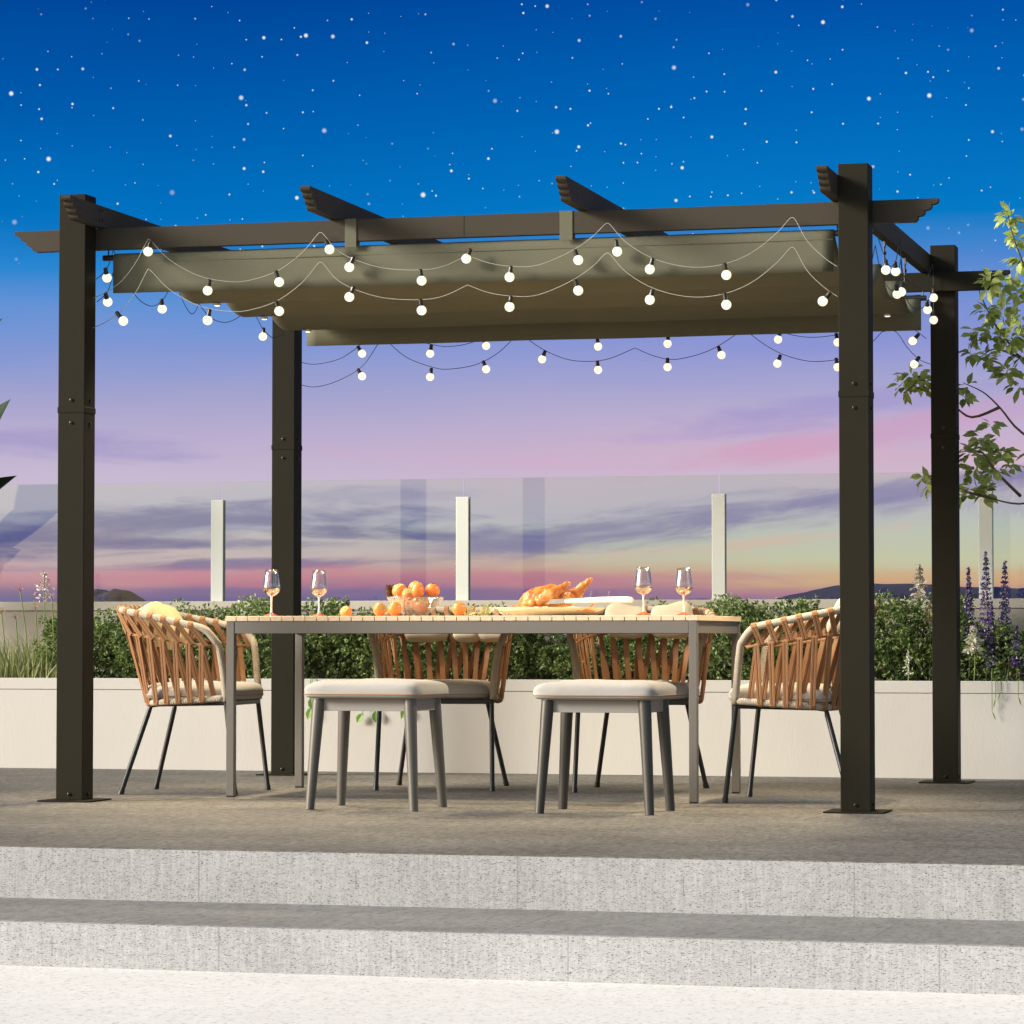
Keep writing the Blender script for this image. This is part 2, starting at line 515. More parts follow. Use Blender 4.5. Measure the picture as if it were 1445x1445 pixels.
def rng(v, a, b, lo=0.0, hi=1.0, smooth=True):
    n = node(nt, 'ShaderNodeMapRange')
    if smooth: n.interpolation_type = 'SMOOTHSTEP'
    L(v, n.inputs[0])
    for i, x in enumerate((a, b, lo, hi)): n.inputs[i + 1].default_value = x
    return n.outputs[0]


def mixc(f, a, b):
    n = node(nt, 'ShaderNodeMix', data_type='RGBA')
    for i, v in ((0, f), (6, a), (7, b)):
        if isinstance(v, (int, float)): n.inputs[i].default_value = v
        elif isinstance(v, tuple): n.inputs[i].default_value = v
        else: L(v, n.inputs[i])
    return n.outputs[2]


az = mth('ARCTAN2', sep.outputs[0], sep.outputs[1])
el = mth('ARCSINE', sep.outputs[2])


def vec(a, b, c=0.0):
    n = node(nt, 'ShaderNodeCombineXYZ')
    for i, v in enumerate((a, b, c)):
        if isinstance(v, (int, float)): n.inputs[i].default_value = v
        else: L(v, n.inputs[i])
    return n.outputs[0]


def nz(v, s, d=5.0, ro=.55, dist=0.0):
    n = node(nt, 'ShaderNodeTexNoise', i_Scale=s, i_Detail=d, i_Roughness=ro, i_Distortion=dist)
    L(v, n.inputs['Vector'])
    return n.outputs[0]


def ramp(v, stops):
    n = node(nt, 'ShaderNodeValToRGB'); e = n.color_ramp.elements
    stops = sorted(stops)
    e[0].position, e[0].color = stops[0]
    e[1].position, e[1].color = stops[-1]
    for p, c in stops[1:-1]:
        x = e.new(p); x.color = c
    L(v, n.inputs[0])
    return n.outputs[0]


PY = lambda y: ((903 - y) / 4476)          # image height -> elevation of the sky band
warp = nz(vec(mth('MULTIPLY', az, 9.0), mth('MULTIPLY', el, 40.0)), 1.0, 4.0)
elw = mth('ADD', el, mth('MULTIPLY', mth('SUBTRACT', warp, .5), .016))
pos = mth('DIVIDE', elw, .25)
left = [(846, (100, 92, 158)), (832, (146, 108, 160)), (815, (206, 140, 164)), (795, (200, 164, 184)), (770, (184, 172, 192)), (735, (192, 186, 208)), (680, (200, 186, 210)), (620, (186, 174, 208)), (560, (162, 163, 206)), (500, (132, 152, 212)), (440, (96, 146, 214)), (385, (40, 134, 210)), (310, (0, 114, 192)), (150, (0, 90, 172)), (0, (0, 68, 152)), (-200, (0, 46, 120))]
right = [(846, (160, 126, 166)), (830, (204, 138, 152)), (815, (224, 178, 146)), (790, (216, 208, 180)), (755, (204, 204, 198)), (715, (196, 186, 206)), (680, (204, 184, 204)), (640, (208, 178, 200)), (600, (194, 176, 206)), (550, (172, 168, 208)), (480, (142, 150, 212)), (410, (104, 142, 212)), (345, (60, 132, 206)), (300, (4, 122, 198)), (150, (0, 102, 184)), (0, (0, 80, 166)), (-200, (0, 50, 125))]
cl = ramp(pos, [(PY(y) / .25, lin(*c)) for y, c in left])
cr_ = ramp(pos, [(PY(y) / .25, lin(*c)) for y, c in right])
AX = lambda x: -YAW + (x - 722) / 4476
side = rng(mth('ADD', az, mth('MULTIPLY', mth('SUBTRACT', warp, .5), .12)), -.40, -.14)
skyc = mixc(side, cl, cr_)


def bank(px, py, rx, ry, tilt, seed, lo=-.25, hi=.35, fx=24.0, fy=150.0):
    """soft elongated cloud bank round one direction of the sky, frayed by noise"""
    dx = mth('SUBTRACT', az, AX(px)); dy = mth('SUBTRACT', el, PY(py))
    dy = mth('SUBTRACT', dy, mth('MULTIPLY', dx, tilt))
    n = nz(vec(mth('MULTIPLY', dx, fx), mth('MULTIPLY', dy, fy), seed), 1.0, 7.0, .6, .5)
    a = mth('DIVIDE', dx, rx / 4476); b = mth('DIVIDE', dy, ry / 4476)
    r2 = mth('ADD', mth('MULTIPLY', a, a), mth('MULTIPLY', b, b))
    v = mth('ADD', mth('SUBTRACT', 1.0, r2), mth('MULTIPLY', mth('SUBTRACT', n, .5), 3.8))
    return rng(v, lo, hi + .9)


def lay(sky, f, k, c): return mixc(mth('MULTIPLY', f, k), sky, c)


# thin wisps high up
skyc = lay(skyc, bank(80, 630, 260, 26, -.03, 1.0, fy=110.0), .5, lin(146, 138, 194))
skyc = lay(skyc, bank(1230, 612, 330, 26, .16, 2.0, fy=110.0), .42, lin(214, 146, 184))
skyc = lay(skyc, bank(1040, 600, 170, 26, .05, 3.0, fy=110.0), .45, lin(160, 146, 204))
skyc = lay(skyc, bank(760, 650, 300, 14, -.04, 4.0, fy=110.0), .40, lin(212, 172, 204))
skyc = lay(skyc, bank(1300, 560, 260, 20, .10, 4.5, fy=110.0), .40, lin(146, 136, 204))
# pale gaps and dark banks seen through the balustrade
skyc = lay(skyc, bank(260, 775, 400, 26, .0, 5.0), .75, lin(216, 192, 198))
skyc = lay(skyc, bank(330, 728, 330, 24, .02, 6.0), .85, lin(100, 102, 164))
skyc = lay(skyc, bank(40, 765, 300, 30, .0, 7.0), .85, lin(88, 90, 158))
skyc = lay(skyc, bank(300, 768, 240, 9, -.01, 7.5), .85, lin(100, 98, 160))
skyc = lay(skyc, bank(520, 752, 190, 11, -.03, 8.0), .85, lin(96, 98, 158))
skyc = lay(skyc, bank(300, 798, 320, 9, .02, 8.5), .85, lin(116, 100, 164))
skyc = lay(skyc, bank(690, 768, 130, 24, .02, 9.0), .8, lin(120, 114, 172))
skyc = lay(skyc, bank(960, 738, 330, 32, .12, 10.0), .85, lin(132, 124, 176))
skyc = lay(skyc, bank(1330, 690, 260, 22, .12, 11.0), .8, lin(140, 128, 184))
skyc = lay(skyc, bank(1000, 772, 280, 10, .10, 12.0), .6, lin(232, 190, 178))
skyc = lay(skyc, bank(540, 700, 150, 16, .0, 13.0), .6, lin(146, 144, 190))
skyc = lay(skyc, bank(420, 816, 440, 18, .0, 14.0, fx=18.0, fy=120.0), .55, lin(214, 118, 156))
skyc = lay(skyc, bank(420, 838, 480, 9, .0, 14.5), .5, lin(116, 96, 162))
skyc = lay(skyc, bank(840, 818, 320, 13, .0, 15.0), .6, lin(206, 128, 158))
skyc = lay(skyc, bank(1000, 838, 700, 10, .0, 16.0), .6, lin(150, 106, 160))
skyc = lay(skyc, bank(1330, 815, 260, 12, .0, 17.0), .4, lin(236, 168, 122))


def stars(scale, seed, rmax, thr):
    v = node(nt, 'ShaderNodeTexVoronoi', voronoi_dimensions='2D', i_Scale=scale)
    L(vec(mth('ADD', az, seed), el), v.inputs['Vector'])
    sp = node(nt, 'ShaderNodeSeparateColor'); L(v.outputs['Color'], sp.inputs[0])
    on = mth('GREATER_THAN', sp.outputs[0], thr)
    rad = mth('ADD', mth('MULTIPLY', mth('POWER', sp.outputs[1], 3.0), rmax), rmax * .35)
    d = mth('DIVIDE', v.outputs['Distance'], rad)
    core = rng(d, 1.15, .25)
    return mth('MULTIPLY', core, on)


hi = rng(el, PY(440), PY(330))
st = mth('MAXIMUM', mth('MAXIMUM', stars(100, 3.1, .070, .46), stars(30, 5.2, .027, .62)), stars(185, 9.7, .070, .66))
clus = rng(nz(vec(mth('MULTIPLY', az, 22.0), mth('MULTIPLY', el, 22.0), 2.0), 1.0, 2.0), .40, .56)
st = mth('MULTIPLY', mth('MULTIPLY', st, hi), mth('ADD', mth('MULTIPLY', clus, .72), .28))
skyc = mixc(mth('MULTIPLY', st, .95), skyc, lin(244, 248, 255))
# overhead, out of view, neutral grey added to the sky as top fill light
skyc = mixc(rng(el, .28, .75), skyc, lin(168, 166, 164))
scl = node(nt, 'ShaderNodeVectorMath', operation='SCALE'); L(skyc, scl.inputs[0]); scl.inputs['Scale'].default_value = 1 / K
nish = node(nt, 'ShaderNodeTexSky', sky_type='NISHITA')
nish.sun_disc = False; nish.sun_elevation = SUN_EL; nish.sun_rotation = SUN_AZ
nish.dust_density = 3.0; nish.ozone_density = 1.0; nish.air_density = 1.0
ns = node(nt, 'ShaderNodeVectorMath', operation='SCALE'); L(nish.outputs[0], ns.inputs[0]); ns.inputs['Scale'].default_value = .085
front = rng(sep.outputs[1], -.15, .25)
L(mixc(front, ns.outputs[0], scl.outputs[0]), bg.inputs[0])
bg.inputs[1].default_value = 1.0
try:
    w.cycles.sampling_method = 'MANUAL'; w.cycles.sample_map_resolution = 1024
except Exception: pass

sun = bpy.data.lights.new('sun', 'SUN'); sun.energy = 2.7; sun.angle = R(16); sun.color = (1, .955, .90)
so = bpy.data.objects.new('sun', sun); col.objects.link(so)
tosun = Vector((math.sin(SUN_AZ) * math.cos(SUN_EL), math.cos(SUN_AZ) * math.cos(SUN_EL), math.sin(SUN_EL)))
so.rotation_euler = tosun.to_track_quat('Z', 'Y').to_euler()
so.location = (-10, -20, 15)

# ------------------------------------------------------------------ setting
W_, D_, H_, PW, PD = 3.317, 2.7034, 2.4669, .11535, .11234
Y_E, Y_2, Z1, Z2 = -2.606, -3.362, -.164, -.295


def structure(name, bm, m): return tag(obj(name, bm, m), kind='structure')


bm = NB(); box(bm, (-9, Y_E + .002, -.5), (13, 3.9, 0), .0015); structure('terrace', bm, M['deck'])
bm = NB(); box(bm, (-9, Y_E, Z1 - .05), (13, Y_E + .03, -.0035)); structure('upper_riser', bm, M['riser'])
bm = NB(); box(bm, (-9, Y_2 + .002, -.45), (13, Y_E + .01, Z1), .0015); structure('step', bm, M['tread'])
bm = NB(); box(bm, (-9, Y_2, Z2 - .05), (13, Y_2 + .03, Z1 - .0035)); structure('lower_riser', bm, M['riser2'])
bm = NB(); box(bm, (-14, -24, -.42), (18, Y_2 + .01, Z2), .001); structure('paving', bm, M['paving'])
bm = NB()
vs = [bm.verts.new(p) for p in ((-4000, -4000, -.6), (4000, -4000, -.6), (4000, 4000, -.6), (-4000, 4000, -.6))]
bm.faces.new(vs); structure('ground', bm, M['ground'])


def hill(ridge, Y, depth, amp):
    bm = NB(); rows = []
    pts = smooth_path([at(x, y, Y=Y) for x, y in ridge], 8)
    for j in range(15):
        t = j / 14 * 2 - 1
        row = []
        for i, p in enumerate(pts):
            k = max(0, 1 - t * t)
            z = -.6 + (p.z + .6) * k
            z += amp * k * (mnoise.noise(Vector((p.x * .35, t * 4, 3))) + .5 * mnoise.noise(Vector((p.x * .9, t * 9, 1)))) if k > .05 else 0
            row.append(bm.verts.new((p.x, Y + t * depth, z)))
        rows.append(row)
    for a, b in zip(rows, rows[1:]):
        for i in range(len(a) - 1): bm.faces.new((a[i], a[i + 1], b[i + 1], b[i]))
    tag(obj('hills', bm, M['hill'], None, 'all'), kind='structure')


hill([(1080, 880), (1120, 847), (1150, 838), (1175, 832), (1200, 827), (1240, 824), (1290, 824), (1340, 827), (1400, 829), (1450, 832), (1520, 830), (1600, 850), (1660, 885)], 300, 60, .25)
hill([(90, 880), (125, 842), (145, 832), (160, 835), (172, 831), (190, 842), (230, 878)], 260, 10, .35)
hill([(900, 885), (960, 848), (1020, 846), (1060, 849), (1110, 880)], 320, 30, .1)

pl = thing('planter', 'long low white rendered planter wall along the back of the terrace', 'planter', (0, 0, 0))
bm = NB(); box(bm, (-6, 3.072, 0), (8, 3.14, .400), 0); obj('wall', bm, M['planter'], pl)
bm = NB(); box(bm, (-6, 3.069, .402), (8, 3.145, .459), .002); obj('coping', bm, M['planter'], pl)
bm = NB(); box(bm, (-6, 3.145, .3), (8, 3.64, .425)); obj('soil', bm, M['soil'], pl)
pw = thing('parapet_wall', 'beige rendered parapet wall with cream coping behind the hedge', 'wall', (0, 0, 0))
bm = NB(); box(bm, (-6, 3.650, 0), (8, 3.80, .806)); obj('wall', bm, M['wall'], pw)
bm = NB(); box(bm, (-6, 3.643, .808), (8, 3.81, .855), .002); obj('coping', bm, M['coping'], pw)

gx = [-2.03, -.69, .647, 1.985, 3.32, 4.655]
names = ['far left', 'left', 'middle', 'right', 'far right']
glabels = ['clear balustrade panel with pink lilies in front of it at the left edge',
           'clear balustrade panel behind the left armchair and first wine glass',
           'clear balustrade panel behind the fruit bowl and the roast bird',
           'clear balustrade panel behind the right armchair, between two white posts',
           'clear balustrade panel behind the purple salvia spikes']
for i in range(5):
    bm = NB(); box(bm, (gx[i] + .006, 3.696, .856), (gx[i + 1] - .006, 3.706, 1.481))
    tag(obj('glass_panel', bm, M['glass']), glabels[i], 'glass panel', 'glass balustrade panels')
plabels = ['white balustrade post above the left armchair, left of the dark rear pergola post', 'white balustrade post just right of the fruit bowl',
           'white balustrade post to the right of the two right wine glasses', 'white balustrade post behind the purple salvia spikes']
for i, x in enumerate(gx[1:5]):
    t = thing('balustrade_post', plabels[i], 'post', (x, 3.68, .855), 0, 'white balustrade posts')
    bm = NB()
    box(bm, (-.034, .002, 0), (.034, .0145, .532), .003, 2)
    obj('post_body', bm, M['gpost'], t)
    bm = NB(); box(bm, (-.034, .0275, 0), (.034, .040, .532), .002); obj('rear_clamp', bm, M['gpost'], t)

# ------------------------------------------------------------------ pergola
pg = thing('pergola', 'dark bronze metal pergola with olive sliding canopy over the dining set', 'pergola')


def post(x, y):
    bm = NB()
    box(bm, (x, y, .006), (x + PW, y + PD, H_), .003, 2)
    o = obj('post', bm, M['post'], pg)
    bm = NB(); cx, cy = x + PW / 2, y + PD / 2
    box(bm, (cx - .115, cy - .115, .001), (cx + .115, cy + .115, .0065), .001); obj('base_plate', bm, M['post'], o)
    bm = NB(); e = .0022
    box(bm, (x - e, y - e, 1.575), (x + PW + e, y + PD + e, 1.60), .002); obj('collar', bm, M['post'], o)
    for z in (1.627, 1.535, .03):
        for q in (0, 1):
            bm = NB()
            for k, (r, h) in enumerate(((.0085, .002), (.0062, .005))):
                A = []
                prof = [(r, 0), (r, h), (r * .6, h + .0012), (0, h + .0012)] if k else [(r, 0), (r, h), (0, h)]
                lathe(bm, prof, seg=12)
            if q == 0:
                bmesh.ops.transform(bm, matrix=Matrix.Translation((cx, y, z)) @ Matrix.Rotation(R(90), 4, 'X'), verts=bm.verts)
            else:
                bmesh.ops.transform(bm, matrix=Matrix.Translation((x + PW, cy, z)) @ Matrix.Rotation(R(90), 4, 'Y'), verts=bm.verts)
            obj('bolt', bm, M['bolt'], o, True)


for x, y in ((0, 0), (W_ - PW, 0), (0, D_ - PD), (W_ - PW, D_ - PD)): post(x, y)


def scallop(L0, L1, z0, z1, n=4, run=.105):
    """outline of a beam with stepped round-nosed ends: list of (u,z)"""
    P = [(L0, z1)]
    R1 = []
    h = (z1 - z0) / n; s = run / n
    def end(sign, tip):
        pts = []
        for k in range(n):
            zt = z1 - h * k; u = tip - sign * s * k
            for q in range(5):
                a = q / 4 * math.pi / 2
                pts.append((u - sign * s * .75 * (1 - math.cos(a)), zt - h * .25 - h * .72 * math.sin(a)))
            pts.append((u - sign * s * .95, zt - h + .0015))
        return pts
    right = end(1, L1)
    leftp = end(-1, L0)
    return [(L0, z1), ] + [(L1, z1)] + right + leftp[::-1]


bm = NB(); prism(bm, scallop(-.248, 3.569, 2.250, 2.338), 'y', PD + .0005, PD + .0405)
fb = obj('beam', bm, M['beam'], pg)
bm = NB(); prism(bm, scallop(-.248, 3.569, 2.250, 2.338), 'y', D_ - PD - .0405, D_ - PD - .0005)
obj('beam', bm, M['post'], pg)
bm = NB(); box(bm, (1.683, PD - .0006, 2.2502), (1.6855, PD + .003, 2.3378)); obj('joint_line', bm, M['blackmetal'], fb)
for x in (PW + .0005, 1.1235, 2.154, W_ - PW - .0405):
    bm = NB(); prism(bm, scallop(-.252, D_ + .252, 2.3385, 2.4255), 'x', x, x + .04)
    r = obj('rafter', bm, M['beam'] if .5 < x < 3 else M['beam'], pg)
    if x < 1:
        for yy in (.055, .085):
            for zz in (2.365, 2.405):
                bm = NB(); lathe(bm, [(.005, 0), (.005, .003), (0, .004)], seg=10)
                bmesh.ops.transform(bm, matrix=Matrix.Translation((x + .04, yy, zz)) @ Matrix.Rotation(R(90), 4, 'Y'), verts=bm.verts)
                obj('bolt', bm, M['bolt'], r, True)
# canopy cloth: hanging front and rear flaps, four sagging bays between cross bars
YF, YB = .132, 2.571
XL, XR = .184, 3.162
prof = [(YF + .002, 2.072), (YF, 2.11), (YF + .001, 2.16), (YF, 2.205), (YF + .004, 2.228), (YF + .016, 2.2355)]
bay = (YB - YF) / 4
for b in range(4):
    y0 = YF + bay * b
    for k in range(1, 17):
        t = k / 16
        sag = .112 * (1 - (2 * t - 1) ** 2) ** .8
        if b == 3 and k == 16: break
        prof.append((y0 + bay * t + (.016 if b == 0 and k < 3 else 0), 2.236 - sag))
prof += [(YB - .012, 2.2355), (YB - .003, 2.225), (YB, 2.20), (YB + .002, 2.14), (YB, 2.073)]
bm = NB(); nx = 60; rows = []
for i in range(nx + 1):
    x = XL + (XR - XL) * i / nx
    rows.append([bm.verts.new((x, y + .004 * mnoise.noise(Vector((x * 2.3, y * 2, z * 3))), z + .007 * mnoise.noise(Vector((x * 1.7, y * 2.2, 5))) * (1 if .2 < y < 2.5 else .35))) for y, z in prof])
for a, b in zip(rows, rows[1:]):
    for k in range(len(prof) - 1): bm.faces.new((a[k], a[k + 1], b[k + 1], b[k]))
can = obj('canopy', bm, M['canopy'], pg, 'all')
md = can.modifiers.new('thickness', 'SOLIDIFY'); md.thickness = .0025; md.offset = 0
# stitched hem seam
bm = NB(); tube(bm, [(XL + .002, YF - .0022, 2.196), (XR - .002, YF - .0022, 2.196)], .0011, 6); obj('hem_seam', bm, M['canopy'], can)
for yb in (YF + .018, YF + bay, YF + 2 * bay, YF + 3 * bay, YB - .018):
    z = 2.2205 if yb in (YF + .018, YB - .018) else 2.225
    r = .0125 if yb in (YF + .018, YB - .018) else .008
    bm = NB(); tube(bm, [(.133, yb, z), (.143, yb, z), (XR + .017, yb, z), (XR + .027, yb, z)], r, 14); obj('crossbar', bm, M['blackmetal'], can, True)
    for xx in (.155, XR + .012):
        bm = NB(); tube(bm, [(xx, yb, z + .006), (xx, yb, 2.2505 if r > .01 else 2.338)], .003, 6); obj('hanger', bm, M['blackmetal'], can)
for x0, x1 in ((1.189, 1.237), (2.078, 2.130)):
    bm = NB()
    P = [(PD - .0015, 2.226), (PD - .0015, 2.3395), (PD + .0415, 2.3395), (PD + .0415, 2.226)]
    for i in range(3):
        (ya, za), (yb, zb) = P[i], P[i + 1]
        vs = [bm.verts.new(p) for p in ((x0, ya, za), (x1, ya, za), (x1 + (.004 if i == 0 else 0) * 0, yb, zb), (x0, yb, zb))]
        bm.faces.new(vs)
    bmesh.ops.remove_doubles(bm, verts=bm.verts, dist=.0001)
    o = obj('hanging_strap', bm, M['canopy'], can); md = o.modifiers.new('t', 'SOLIDIFY'); md.thickness = .002; md.offset = 1
for yb in [YF + bay * (k + .5) for k in range(4)]:  # pucks and spots added below the cloth to warm the deck and table
    for xx in (XL + .11, XR - .11):
        bm = NB(); lathe(bm, [(0, .014), (.014, .014), (.0165, .011), (.0165, .003), (.013, .003)], (xx, yb, 2.109), 24); dl = obj('downlight', bm, M['gpost'], can, 40)
        bm = NB(); lathe(bm, [(.013, .0035), (.010, .001), (0, 0)], (xx, yb, 2.109), 24); obj('lens', bm, M['led'], dl, 'all')
        ld = bpy.data.lights.new('downlight_lamp', 'SPOT'); ld.energy = (66 if yb < 1.4 else 20); ld.color = (1, .80, .52); ld.spot_size = R(105); ld.spot_blend = .9; ld.shadow_soft_size = .06
        lo = bpy.data.objects.new('downlight_lamp', ld); col.objects.link(lo); lo.parent = can; lo.location = (xx, yb, 2.098)
        lo.rotation_euler = (R(-14), R(-22 if xx < 1.6 else 22), 0)
for px, py in ((1249, 352), (1278, 377)):
    p = at(px, py, X=3.18)
    bm = NB(); tube(bm, [(p.x, p.y, 2.3385), (p.x, p.y, p.z + .012)], .004, 8)
    pts = [(p.x, p.y + .017 * math.cos(a), p.z - .006 + .017 * math.sin(a)) for a in [R(90 + 14 * k) for k in range(20)]]
    tube(bm, pts, .0028, 6); obj('hook', bm, M['blackmetal'], pg, True)

# ------------------------------------------------------------------ string lights


def string(name_label, plane, val, segs, bulbs, wmat, group='festoon light strings', r=.0015, clampY=None):
    pts = []
    for sgm in segs:
        P = smooth_path([at(x, y, **{plane: val}) for x, y in sgm], 5)
        if clampY: P = [Vector((p.x, min(p.y, clampY), p.z)) for p in P]
        pts += P if not pts else (P[1:] if (P[0] - pts[-1]).length < 1e-4 else P)
    t = thing('string_light', name_label, 'string lights', tuple(pts[0]), 0, group)
    o0 = pts[0]
    bm = NB(); tube(bm, [p - o0 for p in pts], r, 6); obj('cable', bm, M[wmat], t, 'all')
    for (bx, by), (tx, ty) in bulbs:
        b = at(bx, by, **{plane: val}); s = at(tx, ty, **{plane: val})
        if clampY:
            b.y = min(b.y, clampY); s.y = min(s.y, clampY)
        d = (s - b).normalized()
        mtx = Matrix.Translation(b - o0) @ d.to_track_quat('Z', 'Y').to_matrix().to_4x4()
        bm = NB()
        rr = .0194
        lathe(bm, [(0, -rr)] + [(rr * math.sin(a), -rr * math.cos(a)) for a in [R(15 * k) for k in range(1, 11)]] + [(.008, .0195)], seg=16)
        bmesh.ops.transform(bm, matrix=mtx, verts=bm.verts)
        bo = obj('bulb', bm, M['bulb'], t, 'all')
        bm = NB()
        h = max(.044, (s - b).length)
        lathe(bm, [(0, .0172), (.0098, .0172), (.0098, .026), (.0085, .0265), (.0085, h - .004), (.006, h), (0, h)], seg=12)
        bmesh.ops.transform(bm, matrix=mtx, verts=bm.verts)
        obj('socket', bm, M['socket'], bo, 30)
    return t


M['socket'] = simple('dark_socket', (.035, .031, .025, 1), .35, .2, .5)
A = [(131, 421), (150, 412), (172, 396), (192, 370), (207, 341), (210, 338)]
B = [(210, 338), (214, 341), (240, 367), (280, 389), (320, 397), (350, 396), (390, 383), (425, 358), (448, 331), (452, 328)]
C = [(452, 328), (457, 331), (475, 352), (500, 366), (540, 378), (590, 381), (625, 376), (660, 360)]
Dd = [(660, 360), (690, 371), (725, 376), (760, 374), (805, 355), (835, 335), (852, 318), (857, 315)]
E = [(857, 315), (862, 318), (885, 343), (925, 366), (975, 377), (1020, 373), (1060, 357), (1095, 330), (1113, 310), (1118, 307)]
Fs = [(1118, 307), (1123, 311), (1140, 341), (1165, 365), (1183, 377)]
fu = [((209, 355), (212, 341)), ((293, 410), (296, 394)), ((394, 398), (389, 382)), ((465, 352), (459, 338)), ((493, 377), (499, 362)), ((595, 396), (593, 380)), ((658, 365), (664, 351)), ((719, 391), (721, 376)), ((816, 367), (811, 352)), ((871, 355), (869, 338)), ((917, 380), (921, 364)), ((1025, 388), (1022, 371))]
string('upper front string of lit globe bulbs looping over the front beam and canopy flap', 'Y', .085, [A, B, C, Dd, E, Fs], fu, 'wire_pale')
dn = lambda s: [(x, y + 42) for x, y in s]
fl = [((174, 453), (164, 440)), ((293, 452), (296, 436)), ((394, 439), (389, 424)), ((493, 419), (499, 404)), ((595, 438), (593, 422)), ((719, 433), (721, 418)), ((816, 410), (811, 394)), ((917, 423), (921, 408)), ((1025, 430), (1022, 413)), ((1161, 425), (1171, 413))]
string('lower front string of lit globe bulbs hanging below the front beam, over the canopy flap', 'Y', .085, [dn(s) for s in (A, B, C, Dd, E, Fs)], fl, 'wire_pale')
string('string of lit globe bulbs running back along the left side of the pergola', 'X', .150,
       [[(136, 394), (149, 382), (156, 366), (160, 352)], [(160, 352), (172, 385), (186, 410), (200, 426), (215, 432), (228, 425), (238, 410), (246, 395)], [(246, 395), (256, 420), (264, 436), (271, 443), (277, 437), (280, 428)], [(280, 428), (297, 448), (317, 455), (336, 448), (350, 435)], [(350, 435), (362, 448), (371, 464), (386, 477), (400, 470)]],
       [((151, 392), (149, 381)), ((229, 436), (228, 424)), ((371, 475), (372, 464))], 'wire_dark', r=.0017)
string('short lower string with one lit bulb beside the front left post', 'X', .150,
       [[(137, 426), (150, 414), (156, 400), (159, 385)], [(159, 385), (163, 400), (170, 408)]], [((152, 426), (149, 415))], 'wire_dark', r=.0017)
string('upper string of lit globe bulbs along the right side between the two right posts', 'X', 3.225,
       [[(1225, 352), (1231, 330), (1235, 315)], [(1235, 315), (1240, 338), (1250, 366), (1257, 376), (1264, 368), (1267, 352), (1270, 336)], [(1270, 336), (1274, 385), (1285, 399), (1298, 404), (1308, 393), (1316, 373)], [(1316, 373), (1320, 393), (1325, 413)]],
       [((1250, 381), (1250, 367)), ((1264, 383), (1263, 369)), ((1272, 412), (1273, 398)), ((1325, 426), (1325, 412))], 'wire_dark', r=.0018, clampY=2.53)
string('lower string of lit globe bulbs along the right side between the two right posts', 'X', 3.225,
       [[(1226, 385), (1231, 365), (1235, 346)], [(1235, 346), (1243, 384), (1252, 404), (1261, 410), (1266, 395), (1271, 366)], [(1271, 366), (1275, 405), (1284, 430), (1297, 436), (1308, 428), (1317, 404)], [(1317, 404), (1321, 424), (1325, 445)]],
       [((1266, 415), (1265, 402)), ((1309, 437), (1308, 424)), ((1325, 457), (1325, 443))], 'wire_dark', r=.0018, clampY=2.53)
ru = [[(424, 511), (445, 514), (480, 506), (510, 485), (530, 462)], [(530, 462), (560, 474), (600, 484), (632, 489), (670, 482), (715, 460)], [(715, 460), (765, 470), (810, 478), (860, 474), (896, 459)], [(896, 459), (925, 470), (955, 475), (1000, 463), (1045, 450)], [(1045, 450), (1085, 462), (1115, 472), (1145, 476), (1178, 473), (1210, 466), (1245, 448)], [(1245, 448), (1270, 458), (1291, 466), (1307, 478)]]
string('upper rear string of lit globe bulbs just below the rear canopy flap', 'Y', 2.625, ru,
       [((511, 499), (505, 489)), ((607, 499), (609, 486)), ((686, 488), (682, 478)), ((844, 489), (843, 478)), ((942, 485), (943, 474)), ((1098, 479), (1101, 468)), ((1182, 483), (1180, 472)), ((1288, 481), (1297, 471))], 'wire_dark', r=.0017)
rl = [[(424, 543), (445, 546), (475, 538), (510, 518), (533, 486), (540, 474)], [(540, 474), (549, 484), (575, 505), (610, 518), (632, 521), (670, 515), (700, 500), (722, 480), (734, 466)], [(734, 466), (747, 480), (770, 495), (800, 507), (830, 510), (860, 506), (896, 491)], [(896, 491), (925, 503), (955, 507), (1000, 495), (1037, 473), (1050, 462)], [(1050, 462), (1061, 473), (1085, 490), (1110, 502), (1145, 510), (1183, 507), (1215, 497), (1245, 468)], [(1245, 468), (1264, 468), (1280, 490), (1297, 507), (1316, 515)]]
string('lower rear string of lit globe bulbs swagged against the lilac sky', 'Y', 2.625, rl,
       [((511, 531), (505, 521)), ((607, 532), (609, 519)), ((686, 521), (682, 510)), ((765, 507), (769, 496)), ((844, 522), (843, 510)), ((942, 518), (942, 506)), ((1018, 501), (1014, 490)), ((1097, 513), (1101, 502)), ((1182, 518), (1180, 507)), ((1290, 514), (1297, 504))], 'wire_dark', r=.0017)

# ------------------------------------------------------------------ dining table
tb = thing('dining_table', 'long slatted teak top dining table with warm grey metal frame', 'table', (1.543, .955, 0))
TX0, TX1, TY0, TY1 = -1.005, 1.005, -.452, .455
bm = NB()
n = 40; pitch = (TX1 - TX0) / n
for i in range(n):
    x0 = TX0 + pitch * i
    box(bm, (x0 + .0016, TY0, .731), (x0 + pitch - .0016, TY1, .752), .0012)
obj('slatted_top', bm, M['slat'], tb)
lw = .033
for sx in (0, 1):
    for sy in (0, 1):
        x0 = TX0 + .006 if sx == 0 else TX1 - .006 - lw
        y0 = TY0 + .002 if sy == 0 else TY1 - .002 - lw
        bm = NB(); box(bm, (x0, y0, .006), (x0 + lw, y0 + lw, .7305), .0012); lg = obj('leg', bm, M['tablemetal'], tb)
        bm = NB(); box(bm, (x0 + .001, y0 + .001, 0), (x0 + lw - .001, y0 + lw - .001, .0055)); obj('foot_pad', bm, M['blackmetal'], lg)
for sy in (0, 1):
    y0 = TY0 + .004 if sy == 0 else TY1 - .022
    bm = NB(); box(bm, (TX0 + .0405, y0, .680), (TX1 - .0405, y0 + .018, .7305), .001); obj('apron', bm, M['tablemetal'], tb)
